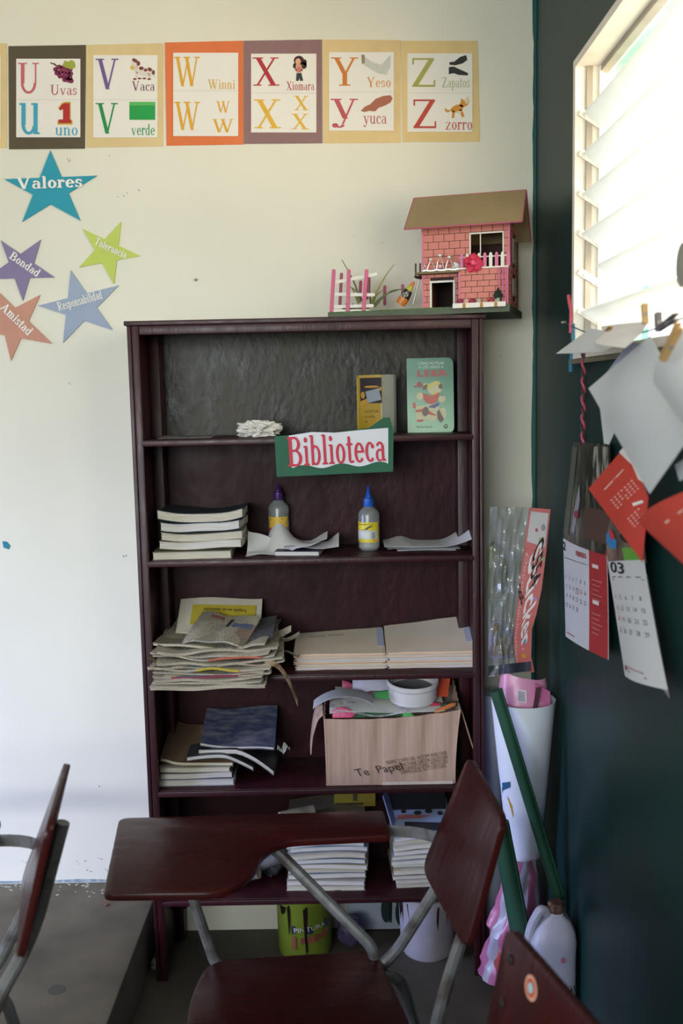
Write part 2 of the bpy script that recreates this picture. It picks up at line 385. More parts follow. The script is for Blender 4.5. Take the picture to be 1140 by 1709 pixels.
# right wall with the louvred window opening
WY0, WY1, WZ0, WZ1 = -1.85, -0.217, 1.692, 2.366
mb = MB()
mb.box(WALL_X, 1.26, Y0, 0.42, 0, WZ0); mb.box(WALL_X, 1.26, Y0, 0.42, WZ1, ZC)
mb.box(WALL_X, 1.26, WY1, 0.42, WZ0, WZ1); mb.box(WALL_X, 1.26, Y0, WY0, WZ0, WZ1)
wr = struct(mb.build('wall_right', M_green))
# left wall with a doorway opening added for the fill, rear wall with windows
mb = MB()
mb.box(X0 - .12, X0, Y0, -1.65, 0, ZC); mb.box(X0 - .12, X0, -0.55, 0.42, 0, ZC); mb.box(X0 - .12, X0, -1.65, -0.55, 1.95, ZC)
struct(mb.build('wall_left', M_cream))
mb = MB()
mb.box(X0, 1.3, Y0 - .12, Y0, 0, 1.3); mb.box(X0, 1.3, Y0 - .12, Y0, 2.5, ZC); mb.box(X0, -2.4, Y0 - .12, Y0, 1.3, 2.5); mb.box(.4, 1.3, Y0 - .12, Y0, 1.3, 2.5)
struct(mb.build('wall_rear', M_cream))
# uneven edge where the green paint runs onto the cream wall
random.seed(3)
mb = MB(); zs = np.linspace(0, ZC, 90)
xs = [0.0095 + 0.006 * noise.noise((0, 0, z * 3.1)) + 0.0035 * noise.noise((5, 0, z * 17)) for z in zs]
for a, b, c, d in zip(zs, zs[1:], xs, xs[1:]):
    mb.add([(WALL_X - c, WALL_Y - .0012, a), (WALL_X, WALL_Y - .0012, a), (WALL_X, WALL_Y - .0012, b), (WALL_X - d, WALL_Y - .0012, b), (WALL_X - c, WALL_Y, a), (WALL_X - d, WALL_Y, b)], [(0, 1, 2, 3), (0, 3, 5, 4)])
mb.build('paint_edge', M_teal, wb)
# bluish grime line where the cream wall meets the platform
mb = MB(); xs = np.linspace(-2.2, -0.03, 70)
hs = [0.008 + 0.006 * noise.noise((x * 9, 1, 0)) + 0.004 * noise.noise((x * 40, 1, 0)) for x in xs]
for a, b, c, d in zip(xs, xs[1:], hs, hs[1:]):
    mb.add([(a, WALL_Y - .001, .163), (b, WALL_Y - .001, .163), (b, WALL_Y - .001, .163 + d), (a, WALL_Y - .001, .163 + c), (a, WALL_Y, .163 + c), (b, WALL_Y, .163 + d)], [(0, 1, 2, 3), (3, 2, 5, 4)])
mb.build('grime_line', mat('grime_blue', hexc('7f93a0'), rough=.8, c2=hexc('b6b9b6'), scale=40), wb)
# scuffs, chips and scribbles on the cream wall
def wall(px, py): return at_y(px, py, WALL_Y)
scuffs = MB(); random.seed(8)
for px, py, r_, n in [(185, 258, 3, 2), (233, 318, 2, 2), (115, 268, 6, 3), (205, 325, 6, 3), (168, 1432, 3, 2), (132, 1440, 8, 4), (45, 1440, 6, 3), (164, 1312, 2, 1), (118, 640, 2, 2), (205, 930, 5, 3), (590, 395, 2, 1), (834, 595, 2, 1), (640, 405, 2, 1), (175, 1452, 3, 2), (150, 1452, 5, 2)]:
    for k in range(n):
        x, y = px + random.uniform(-r_, r_) * 1.5, py + random.uniform(-r_, r_) * .6
        scuffs.poly([wall(*p) + Vector((0, -.0006, 0)) for p in ell(x, y, random.uniform(.8, 2.2), random.uniform(.5, 1.2), random.uniform(0, 180), 8)])
scuffs.build('scuff_marks', mat('grey_scuff', hexc('8d938c'), rough=.8), wb)
sp = MB()
for pts in ([(4, 903), (12, 904), (18, 911), (15, 917), (6, 914)],):
    sp.poly([wall(*p) + Vector((0, -.0008, 0)) for p in pts])
sp.build('paint_splash', ink('1f7f93'), wb)
nl = MB(); p = wall(327, 467); nl.lathe([(.004, 0), (.004, .006), (.002, .008)], p, 10, Matrix.Rotation(R(90), 3, 'X'))
tag(nl.build('nail', ink('8a8478', .4), None, smooth=True), 'small nail stuck in the bare cream wall above the bookcase', 'nail')
# debris on the concrete
for i, (px, py, Z, hx, lab) in enumerate([(58, 1500, .163, 'c9c3b4', 'small pale paper scrap on the concrete platform'), (178, 1510, .163, '6b4a36', 'brown crumb of dirt on the platform edge by the desk')]):
    p = at_z(px, py, Z); mb = MB(); random.seed(i)
    mb.prism([p + Vector((math.cos(a) * random.uniform(.006, .013), math.sin(a) * random.uniform(.006, .014), 0)) for a in np.linspace(0, 5.6, 7)], (0, 0, .004))
    tag(mb.build('debris_scrap', ink(hx)), lab, 'scrap')
p = at_z(95, 1652, .163)
MB().prism([p + Vector((math.cos(a) * .022, math.sin(a) * .022, -.0006)) for a in np.linspace(0, 6.0, 18)], (0, 0, .0012)).build('oil_stain', ink('4a463e'), pf)

random.seed(77); mb = MB()
for k in range(90):
    x, y = random.uniform(-1.2, -.05), WALL_Y - .006 - abs(random.gauss(0, .035)); r_ = random.uniform(.0015, .006)
    mb.prism([(x + r_ * math.cos(a) * random.uniform(.6, 1.4), y + r_ * math.sin(a) * random.uniform(.5, 1), .163) for a in (0, 1.3, 2.5, 3.9, 5.1)], (0, 0, .0012))
pc_ = mb.build('paint_chips', ink('b5b2a6'), pf); pc_['kind'] = 'stuff'
# ---------------------------------------------------------------- louvred window
M_alu = mat('white_painted_frame', hexc('e8e2d6'), rough=.5, var=.06, scale=20)
M_clip = mat('grey_metal_channel', hexc('9c9488'), rough=.45, metal=.3)
M_blade = mat('frosted_white_louvre_glass', (0.88, 0.9, 0.9), rough=.3, var=.02, translucent=.55)
mb = MB(); fx0, fx1 = 1.098, 1.19
mb.box(fx0, fx1, WY1 - .022, WY1, WZ0, WZ1).box(fx0, fx1, WY0, WY0 + .022, WZ0, WZ1)
mb.box(fx0, fx1, WY0 + .022, WY1 - .022, WZ1 - .018, WZ1).box(fx0, fx1, WY0 + .022, WY1 - .022, WZ0, WZ0 + .018)
win = struct(mb.build('window_1', M_alu))
MB().box(fx0 + .055, fx0 + .075, WY0 + .022, WY1 - .022, WZ1 - .032, WZ1 - .018).build('head_bar', M_clip, win)
MB().box(WALL_X - .012, WALL_X, WY0 - .02, WY1 + .01, WZ0 - .012, WZ0 - .002).build('sill', mat('weathered_sill', hexc('6f6a58'), rough=.7), win)
ch = MB().box(1.122, 1.136, WY1 - .03, WY1 - .022, WZ0 + .018, WZ1 - .018).build('louvre_channel', M_clip, win)
MB().box(1.150, 1.158, WY1 - .036, WY1 - .022, WZ0 + .018, WZ1 - .018).build('louvre_rail', M_alu, win)
zt = at_x(975, 190, 1.115).z
tilt = R(33)
blade_mesh = None
for k in range(0, 8):
    z = zt - k * 0.0885
    if z > WZ1 - .01 or z < WZ0 + .05: continue
    a = Vector((1.113, 0, z)); d = Vector((math.cos(tilt), 0, -math.sin(tilt))); n = Vector((math.sin(tilt), 0, math.cos(tilt)))
    w_ = 0.098; mb = MB()
    pts = [a, a + d * w_, a + d * w_ + n * .006, a + n * .006]
    mb.prism([p + Vector((0, WY0 + .03, 0)) for p in pts], (0, WY1 - WY0 - .062 - (.13 if k == 4 else 0), 0))
    mb.build('louvre_blade', M_blade, win)
    cl = MB(); 
    pts = [a - n * .006 - d * .008, a + d * .055 - n * .006, a + d * .055 + n * .01, a - d * .008 + n * .01]
    cl.prism([p + Vector((0, WY1 - .034, 0)) for p in pts], (0, .006, 0))
    cl.build('blade_clip', M_alu, win)
    rv = MB()
    for dx in (.008, .045): rv.lathe([(.004, 0), (.004, .004), (.002, .006)], a + d * dx + Vector((0, WY1 - .034, 0)), 8, Matrix.Rotation(R(90), 3, 'X'))
    rv.build('rivet', ink('f2efe6', .4), win)
# operating lever at the right edge of the view
p = at_x(1138, 442, 1.085)
mb = MB(); mb.prism([p + Vector((0, y, z)) for y, z in ell(0, 0, .028, .034)], (.012, 0, 0)); mb.tube([p + Vector((.012, 0, 0)), p + Vector((.05, 0, 0))], .006)
mb.build('lever', ink('8f8f8a', .4), win)
M_mint = mat('mint_exterior_paint', hexc('9ad2b8'), rough=.8)
MB().box(1.191, 1.264, WY1 - .006, WY1, WZ0, WZ1 - .006).build('outer_jamb', M_mint, win); MB().box(1.191, 1.264, WY0, WY1, WZ1 - .006, WZ1).build('outer_lintel', M_mint, win)
# mint green wall of the neighbouring wing outside
struct(MB().box(1.3, 1.80, 1.5, 1.7, -1, 4).build('wall_outside', M_mint))

# ================================================================ BOOKCASE
BW, BH, BD = 0.92, 1.8185, 0.25
M_wood = mat('maroon_varnished_wood', hexc('3a131c'), rough=.42, spec=.45, c2=hexc('260b12'), cfac=(.35, .7), scale=7, stretch=(3, 3, .6), bump=.25, bscale=38, rvar=.1)
M_back = mat('maroon_varnished_plywood', hexc('331119'), rough=.5, spec=.2, c2=hexc('220a11'), cfac=(.35, .7), scale=5, stretch=(1.5, 1.5, .8), bump=.55, bscale=26, rvar=.12)
SH = [1.511, 1.1906, 0.8720, 0.5532, 0.2373]; ST = 0.0165
bc = thing('bookcase', 'tall dark maroon wooden bookcase with five open shelves against cream wall', 'bookcase', (BW / 2, BD / 2, 0))
for x in (0, BW - .02):
    MB().box(x, x + .02, .012, BD, .0, BH - .012).build('side_panel', M_wood, bc, bevel=.0015)
for x, s in ((0, 1), (BW, -1)):
    # face stile made of two strips with a groove, running down as the front leg
    MB().box(min(x, x + s * .0105), max(x, x + s * .0105), -.002, .012, 0, BH - .012).build('stile', M_wood, bc, bevel=.002)
    MB().box(min(x + s * .012, x + s * .031), max(x + s * .012, x + s * .031), -.004, .012, 0, BH - .012).build('stile', M_wood, bc, bevel=.003)
    MB().box(min(x + s * .02, x + s * .05), max(x + s * .02, x + s * .05), .165, .235, .12, BH - .012).build('back_post', M_wood, bc, bevel=.003)
    MB().box(min(x + s * .02, x + s * .045), max(x + s * .02, x + s * .045), BD - .04, BD, 0, .24).build('leg', M_wood, bc, bevel=.002)
MB().box(-.006, BW + .006, -.008, BD, BH - .012, BH).build('top_board', M_wood, bc, bevel=.002)
MB().box(.031, BW - .031, -.003, .012, BH - .036, BH - .012).build('top_rail', M_wood, bc, bevel=.003)
for z in SH:
    s = MB().box(.02, BW - .02, .004, .236, z - ST, z).build('shelf', M_wood, bc, bevel=.001)
    MB().box(.024, BW - .024, -.004, .004, z - ST, z - .001).build('nosing', M_wood, s, bevel=.0025)
MB().box(.02, BW - .02, .237, .246, .22, SH[0] - .02).build('back_panel', M_back, bc)
M_back_sheen = mat('plywood_painted_sheen', hexc('1c1713'), rough=.42, spec=.3, c2=hexc('4a463b'), cfac=(.42, .72), scale=9, stretch=(1.3, 1, .8), bump=.5, bscale=40, rvar=.12)  # lighter blotches paint in the window light reflected by the top back panel
MB().box(.02, BW - .02, .237, .246, SH[0] - .02, BH - .012).build('back_panel', M_back_sheen, bc)
# dark slanted board standing in for the shade under the lowest shelf
MB().prism([(.045, .2, .22), (.205, .2, .22), (.145, .2, .165), (.045, .2, .10)], (0, .02, 0)).build('shade_board', M_wood, bc)

# ================================================================ SCHOOL CHAIRS WITH WRITING TABLET
M_tab = mat('red_brown_lacquer', hexc('3d1414'), rough=.3, spec=.22, c2=hexc('2e0e0e'), cfac=(.3, .75), scale=9, stretch=(1, 5, 1), bump=.06, bscale=30, rvar=.08)
M_tube = mat('scratched_grey_tube', hexc('77797c'), rough=.45, c2=hexc('544c4a'), cfac=(.45, .65), scale=22, metal=.35)
def rounded(pts, r=.02, n=4):
    out = []; m = len(pts)
    for i in range(m):
        p = Vector(pts[i]); a = Vector(pts[i - 1]); b = Vector(pts[(i + 1) % m])
        rr = r[i] if isinstance(r, (list, tuple)) else r
        da = (a - p); db = (b - p); rr = min(rr, da.length * .48, db.length * .48)
        s_, e_ = p + da.normalized() * rr, p + db.normalized() * rr
        for k in range(n + 1):
            t = k / n; out.append(s_ * (1 - t) ** 2 + p * 2 * t * (1 - t) + e_ * t * t)
    return out
def bent(path, n=4, r=.05):
    path = [Vector(p) for p in path]; out = [path[0]]
    for a, p, b in zip(path, path[1:], path[2:]):
        da, db = a - p, b - p; rr = min(r, da.length * .45, db.length * .45); s_, e_ = p + da.normalized() * rr, p + db.normalized() * rr
        for k in range(n + 1):
            t = k / n; out.append(s_ * (1 - t) ** 2 + p * 2 * t * (1 - t) + e_ * t * t)
    return out + [path[-1]]
CO = Vector((.5, -.75, 0))
def make_chair(label, loc, phi, s=1.0, bx=0.0, tdy=0.0, sticker=False):
    t = thing('tablet_chair', label, 'chair', CO, 'school chairs with writing tablets')
    e = Vector((0, tdy, 0))
    tab = [(.028, -.452), (.628, -.438), (.638, -.568), (.41, -.585), (.368, -.64), (.36, -.725), (.31, -.803), (.075, -.80)]
    rad = [.025, .012, .012, .03, .05, .06, .05, .02]
    MB().prism([Vector((p.x, p.y, .664)) + e for p in rounded([Vector((x, y, 0)) for x, y in tab], rad, 6)], (0, 0, .016)).build('tablet', M_tab, t, bevel=.004)
    seat = [(.245, -.615), (.60, -.585), (.665, -.86), (.655, -.965), (.25, -.975), (.222, -.75)]
    MB().prism([Vector((p.x, p.y, .416)) for p in rounded([Vector((x, y, 0)) for x, y in seat], [.05, .03, .06, .06, .06, .08], 6)], (0, 0, .014)).build('seat', M_tab, t, bevel=.004)
    # backrest: board reclined, slightly hollow
    ft, fb, nt_, nb = Vector((.80, -.6, .865)), Vector((.70 + bx, -.6, .62)), Vector((.822, -.92, .872)), Vector((.755 + bx, -.92, .62))
    def P(u, v): return fb.lerp(nb, u).lerp(ft.lerp(nt_, u), v)
    nn = nrm(P, .5, .5); nn = nn if nn.x < 0 else -nn
    outline = []
    for u, v in [(p.x, p.y) for p in rounded([Vector((0, 0, 0)), Vector((1, 0, 0)), Vector((1, 1, 0)), Vector((0, 1, 0))], [.14, .14, .12, .09], 6)]:
        outline.append(P(u, v))
    b = MB().prism(outline, -nn * .014).build('backrest', M_tab, t, bevel=.003)
    if sticker:
        Q = lambda u, v: P(u, v)
        for r_, h_, o_ in ((.058, 'd9a08c', .0008), (.043, 'b5503c', .0012), (.024, '9fc4cf', .0016)):
            pts = [P(.30 + r_ * .9 * math.cos(a), .84 + r_ * 1.15 * math.sin(a)) + nn * o_ for a in np.linspace(0, 2 * math.pi, 25)[:-1]]
            MB().poly(pts).build('sticker', ink(h_), b)
        for v_ in (.60, .86):
            MB().lathe([(.007, 0), (.007, .002), (.004, .004)], P(.10, v_) + nn * .0002, 12, nn.to_track_quat('Z', 'Y').to_matrix()).build('bolt', ink('1c1210', .5), b)
    # tubular frame
    back = -nn * .027
    for name, y, u in (('far', -.62, .18), ('near', -.935, .72)):
        top = P(u, .5 if name == 'far' else .88) + back; low = P(u, .04) + back
        pth = [top, low, (.645, y, .445), (.60, y, .402), (.30, y, .402)] if name == 'far' else [top, low, (.715, y, .55), (.69, y, .44), (.62, y, .402), (.30, y, .402)]
        MB().tube(bent(pth, 5, .06), .0125, 10).build('frame_tube', M_tube, t, smooth=True)
        MB().tube(bent([(.33, y, .402), (.235, y, .40), (.20, y, 0.006)], 5, .05), .0125, 10).build('leg', M_tube, t, smooth=True)
        MB().tube(bent([(.56, y, .402), (.655, y, .39), (.74, y, .006)], 5, .05), .0125, 10).build('leg', M_tube, t, smooth=True)
    MB().tube([(.30, -.62, .395), (.30, -.935, .395)], .011, 8).build('crossbar', M_tube, t, smooth=True)
    MB().tube([(.60, -.62, .395), (.60, -.935, .395)], .011, 8).build('crossbar', M_tube, t, smooth=True)
    MB().tube(bent([Vector((.30, -.50, .653)) + e, Vector((.375, -.53, .648)) + e, (.595, -.612, .45), (.60, -.62, .405)], 5, .05), .0125, 10).build('tablet_support', M_tube, t, smooth=True)
    MB().tube(bent([Vector((.12, -.60, .654)) + e, Vector((.19, -.60, .65)) + e, (.255, -.60, .41), (.30, -.62, .40)], 5, .05), .0115, 10).build('tablet_support', M_tube, t, smooth=True)
    # flat strap joining the arm of the tablet to the backrest
    a, b2 = Vector((.60, -.50, .658)) + e, P(.02, .28) + back * .6
    mid = (a + b2) / 2 + Vector((.03, .03, .0))
    st = MB(); pth = [a.lerp(mid, k / 6).lerp(mid.lerp(b2, k / 6), k / 6) for k in range(7)]
    for p, q in zip(pth, pth[1:]):
        dn = Vector((0, 0, .013)); st.prism([p - dn, q - dn, q + dn, p + dn], (.002, .002, 0))
    st.build('strap', M_tube, t)
    t.location = loc; t.rotation_euler = (0, 0, phi); t.scale = (s, s, s)
    return t
make_chair('red-brown tablet chair in the middle, in front of the bookcase', CO, 0)
make_chair('red-brown tablet chair at the left edge, seen edge-on, standing on the platform', (-.2349, -.9925, .163), .10967, s=.92)
make_chair('nearest tablet chair at the lower right, round sticker on its backrest', (.509, -1.468, 0), .2, bx=.05, tdy=-.075, sticker=True)

# ================================================================ ALPHABET CARDS ON THE WALL
M_sheet = mat('white_printed_sheet', hexc('e4e1da'), rough=.7, var=.02)
def wallP(off):
    return lambda u, v: at_y(u, -v, WALL_Y - off)
def nv(pts): return [(x, -y) for x, y in pts]
def box4(x0, x1, y0, y1): return [(x0, y0), (x1, y0), (x1, y1), (x0, y1)]
def wprism(name, pts, off, th, m, parent):
    P = wallP(off); return MB().prism([P(u, v) for u, v in nv(pts)], (0, th, 0)).build(name, m, parent)
PO = wallP(.0055)
def word(parent, s, x0, x1, yb, hcap, m, name='lettering', dy=0):
    return print_on(name, serif(s), PO, m, parent, (x0, -yb), (x1, -(yb + dy)), hcap, off=.0003)
def pict(parent, name, polys, m, k=0):
    return patch_on(name, [nv(p) for p in polys], PO, m, parent, off=.0003 + .0003 * k)
def card(label, quad, hexcol, sheet, fold):
    c = at_y(sum(p[0] for p in quad) / 4, max(p[1] for p in quad), WALL_Y)
    t = thing('alphabet_card', label, 'card', c, 'alphabet cards in a row on the wall')
    wprism('backing', quad, .0025, .0025, mat('card_' + hexcol, hexc(hexcol), rough=.75, var=.05, scale=18), t)
    x0, x1, y0, y1 = sheet
    sh = wprism('sheet', box4(x0, x1, y0, y1), .005, .0024, M_sheet, t)
    pict(sh, 'fold_line', [box4(x0, x1, fold, fold + .8)], ink('cfcbc2'))
    return t
c = card('tan alphabet card cut off by the left edge of the picture', [(-118, 74), (11, 72), (11, 247), (-117, 249)], 'd8c08a', (-106, 1, 92, 230), 164)
# U
c = card('olive-brown alphabet card with U, grapes and a red number one', [(14, 77), (143, 75), (141.5, 248), (15, 249)], '544a35', (27, 134, 98, 229), 166)
word(c, 'U', 30, 68, 156, 51, ink('c4626c')); word(c, 'Uvas', 84, 129, 158.5, 17, ink('b8525e'))
word(c, 'u', 31, 70, 224, 52 / XH, ink('3f9dba')); word(c, 'uno', 92, 131, 226, 13 / XH, ink('3f9dba'))
random.seed(1)
pict(c, 'grapes', [ell(x, y, 4.2, 4.2, 0, 10) for x, y in [(93, 116), (99, 112), (105, 113), (111, 114), (117, 116), (95, 122), (101, 120), (107, 121), (113, 122), (118, 123), (100, 127), (106, 128), (112, 129), (117, 130), (108, 133), (114, 134), (119, 135)]], ink('7a2148'))
pict(c, 'leaf', [[(104, 110), (108, 101), (114, 103), (120, 100), (125, 104), (126, 112), (119, 116), (110, 113)]], ink('9aa33e'), 1)
pict(c, 'stem', [[(84, 104), (92, 106), (98, 112), (97, 114), (90, 108), (84, 106)]], ink('5c4a3a'), 1)
one = [(97, 180), (103, 172), (108, 170), (118, 170), (118, 201), (121, 201), (121, 208), (96, 208), (96, 201), (105, 201), (105, 181), (99, 184)]
pict(c, 'numeral', [one], ink('c9a82c'))
cx, cy = 108.5, 189
pict(c, 'numeral', [[(cx + (x - cx) * .84, cy + (y - cy) * .88) for x, y in one]], ink('b02a2a'), 2)
# V
c = card('tan alphabet card with purple V, cow and green rectangle', [(144, 75), (272, 72), (272, 244), (144.5, 246)], 'd6be8c', (155.5, 263, 92, 229.5), 166)
word(c, 'V', 160, 200, 149, 51, ink('6f5590')); word(c, 'Vaca', 220, 259, 151.5, 16, ink('7a4b62'))
word(c, 'v', 160, 199, 223, 51 / XH, ink('1f8a48')); word(c, 'verde', 219, 259, 225.5, 18, ink('1f9050'))
pict(c, 'green_rectangle', [box4(216, 259, 170, 200)], ink('1f9a48')); pict(c, 'green_band', [box4(216, 259, 170, 176)], ink('5cb45c'), 1)
pict(c, 'cow', [ell(226, 106, 7, 8, 20), ell(238, 119, 16, 7, 20), [(226, 120), (230, 120), (229, 133), (226, 133)], [(246, 122), (250, 122), (252, 133), (248, 133)], [(254, 118), (258, 122), (259, 131), (256, 128)]], ink('d8cfc4'))
pict(c, 'cow_patch', [ell(225, 101, 5, 3, 30), ell(231, 106, 3, 4), ell(236, 114, 4, 3), ell(243, 117, 3, 2.5), ell(250, 116, 4, 3, 30), ell(256, 121, 2.5, 4), ell(225, 132, 3, 1.5), ell(233, 131, 3, 1.5), ell(241, 131, 3, 1.5), ell(249, 132, 3, 1.5)], ink('7a3b33'), 1)
pict(c, 'cow_muzzle', [ell(221, 113, 3.5, 3.5)], ink('d9b24a'), 1)
# W
c = card('orange alphabet card with four yellow W letters', [(275, 71), (406, 68), (406, 241), (278, 243)], 'd9733f', (289, 397.5, 88, 227), 151)
word(c, 'W', 291, 335, 144, 49, ink('dba32c')); word(c, 'Winni', 347, 393, 148.5, 16, ink('d9ae52'))
word(c, 'w', 291, 336, 217, 47 / XH, ink('dba32c')); word(c, 'w', 361, 385, 188, 19 / XH, ink('dba32c')); word(c, 'w', 354, 392, 221, 22 / XH, ink('dba32c'))
# X
c = card('mauve alphabet card with red X and a long-haired woman', [(407, 68), (537, 66), (538, 239), (407, 240)], '8a6a6b', (419, 528, 89.5, 221), 155)
word(c, 'X', 422, 468, 143, 47, ink('ad2f38')); word(c, 'Xiomara', 478, 525, 150.5, 14.5, ink('b0404c'))
word(c, 'x', 424, 471, 214, 48 / XH, ink('dcae33')); word(c, 'x', 490, 517, 184, 24 / XH, ink('dcae33')); word(c, 'x', 486, 517, 216, 26 / XH, ink('dcae33'))
pict(c, 'woman_hair', [ell(499, 101, 8.5, 8), ell(493, 110, 4, 5), ell(507, 109, 5, 6), ell(509, 105, 3, 6)], ink('3a2226'))
pict(c, 'woman_skin', [ell(497.5, 103, 4.5, 5.5), [(494, 108), (503, 108), (505, 118), (493, 118)], ell(499, 117, 6.5, 2.2)], ink('d8a582'), 1)
pict(c, 'woman_top', [[(496, 111), (502, 111), (503, 121), (495, 121)]], ink('c8736a'), 2)
pict(c, 'woman_trousers', [[(495, 122), (503, 122), (506, 135), (501, 135), (499.5, 130), (498.5, 135), (494, 135)]], ink('343a38'), 1)
# Y
c = card('tan alphabet card with orange Y, chalk and a yuca root', [(538, 66), (668, 67), (668.5, 238), (540, 239)], 'd7bd8a', (549, 657.5, 87, 218), 153)
word(c, 'Y', 553, 600, 143, 47, ink('c9782e')); word(c, 'Yeso', 612, 653, 145.5, 16.5, ink('d28a48'))
word(c, 'y', 551, 599, 199, 34 / XH, ink('b8525c')); word(c, 'yuca', 606, 646, 206.5, 13 / XH, ink('b85f62'))
pict(c, 'chalk_piece', [[(603, 91), (612, 97), (622, 104), (636, 108), (652, 92), (651, 112), (645, 125), (630, 122), (616, 114), (606, 107)]], ink('c3c4be'))
pict(c, 'chalk_end', [[(603, 91), (609, 92), (609, 105), (604, 107)]], ink('8d8572'), 1)
pict(c, 'yuca_root', [[(602, 185), (609, 178), (618, 174), (627, 165), (640, 160), (652, 159), (655, 164), (652, 171), (643, 176), (632, 180), (626, 186), (616, 185), (608, 187)]], ink('a5654f'))
# Z
c = card('tan alphabet card with olive Z, black shoes and a fox', [(669, 68), (797, 68), (801, 236), (672, 237)], 'd8be86', (680, 788.5, 89, 220), 155)
word(c, 'Z', 684, 731, 145, 48, ink('a4a556')); word(c, 'Zapatos', 737, 784, 146, 17, ink('a5b184'))
word(c, 'z', 686, 733, 214, 48 / XH, ink('b8473c')); word(c, 'zorro', 743, 789, 216.5, 12.5 / XH, ink('bd5148'))
pict(c, 'shoes', [[(750, 104), (758, 103), (768, 95), (778, 92), (780, 100), (772, 106), (760, 109), (750, 108)], [(749, 112), (757, 111), (768, 116), (781, 122), (781, 126), (765, 125), (757, 122), (749, 124)]], ink('2c2c2c', .4))
pict(c, 'fox', [ell(763, 181, 11, 6, -20), [(755, 184), (759, 186), (758, 197), (754, 197)], [(766, 183), (771, 182), (775, 194), (771, 196)], [(742, 180), (748, 184), (756, 182), (748, 188), (743, 186)], [(767, 177), (770, 164), (775, 168), (781, 160), (784, 168), (780, 176), (772, 179)]], ink('cd8a34'))
pict(c, 'fox_face', [[(775, 168), (781, 160), (784, 168), (779, 175)], ell(766, 187, 5, 2)], ink('d8c7a8'), 1)

# ================================================================ VALUE STARS
def star(label, tips, hexcol, text, p0, p1, hcap):
    def inter(a, b, c, d):
        x1, y1 = a; x2, y2 = b; x3, y3 = c; x4, y4 = d
        D = (x1 - x2) * (y3 - y4) - (y1 - y2) * (x3 - x4)
        k1, k2 = x1 * y2 - y1 * x2, x3 * y4 - y3 * x4
        return ((k1 * (x3 - x4) - (x1 - x2) * k2) / D, (k1 * (y3 - y4) - (y1 - y2) * k2) / D)
    out = []
    for i in range(5):
        out.append(tips[i]); out.append(inter(tips[i], tips[(i + 2) % 5], tips[(i + 1) % 5], tips[(i - 1) % 5]))
    c = at_y(sum(p[0] for p in tips) / 5, max(p[1] for p in tips), WALL_Y)
    t = thing('paper_star', label, 'star', c, 'paper stars with values on the wall')
    wprism('star_cutout', out, .0045, .004, mat('star_' + hexcol, hexc(hexcol), rough=.7, var=.05, scale=15), t)
    print_on('lettering', serif(text), PO, ink('e9e7e2'), t, (p0[0], -p0[1]), (p1[0], -p1[1]), hcap, off=.0004, bold=.055)
star('teal blue paper star reading Valores under the olive card', [(84, 251), (162, 293), (134, 368), (37, 370), (7, 299)], '1f93ab', 'Valores', (27, 316), (138, 312), 19)
star('lime green paper star reading Tolerancia', [(202, 370), (234, 427), (190, 474), (132, 446), (138, 382)], 'b9c95c', 'Tolerancia', (156, 407), (209, 432), 12)
star('purple paper star reading Bondad near the left edge', [(1, 401), (68, 400), (91, 463), (38, 502), (-26, 466)], '82749a', 'Bondad', (14, 430), (62, 463), 13)
star('pale blue paper star reading Responsabilidad beside the bookcase corner', [(118, 451), (198, 476), (188, 551), (105, 572), (63, 510)], '95a3bb', 'Responsabilidad', (98, 519), (172, 498), 14)
star('salmon orange paper star reading Amistad, cut by the left edge', [(-12, 478), (67, 492), (87, 574), (18, 602), (-46, 550)], 'c08a76', 'Amistad', (-1, 514), (47, 561), 14)

# ================================================================ THINGS ON THE SHELVES
M_paper = mat('white_paper', hexc('d9d9dc'), rough=.8, var=.03, scale=20)
M_pages = mat('aged_page_edges', hexc('cfc9bb'), rough=.85, c2=hexc('a79d88'), cfac=(.35, .8), scale=30, stretch=(.4, .4, 14), bump=.5, bscale=45)
M_pages2 = mat('white_page_edges', hexc('d3d0cc'), rough=.85, c2=hexc('aca79f'), cfac=(.35, .8), scale=30, stretch=(.4, .4, 14), bump=.5, bscale=45)
def wob(seed, amp, f=7.0):
    return lambda x, y: amp * noise.noise((x * f + seed * 3.7, y * f, seed * 1.3))
def rotm(cx, cy, a): return Matrix.Translation((cx, cy, 0)) @ Matrix.Rotation(R(a), 4, 'Z') @ Matrix.Translation((-cx, -cy, 0))
def volume(name, label, cat, x0, x1, y0, y1, z, th, cover, pages, h=None, rot=0, group=None, inset=.003, ct=.0012, top=True):
    """a soft book or magazine lying flat: page block between thin covers"""
    m = rotm((x0 + x1) / 2, (y0 + y1) / 2, rot)
    t = thing(name, label, cat, ((x0 + x1) / 2, (y0 + y1) / 2, z), group)
    MB().slab(x0 + inset * .5, x1 - inset, y0 + inset, y1, z + ct, z + th - ct, h, 12, 6, m).build('pages', pages, t, smooth=True)
    mb = MB().slab(x0, x1, y0, y1, z, z + ct, h, 12, 6, m)
    if top: mb.slab(x0, x1, y0, y1, z + th - ct, z + th, h, 12, 6, m)
    mb.build('cover', cover, t, smooth=True)
    return t

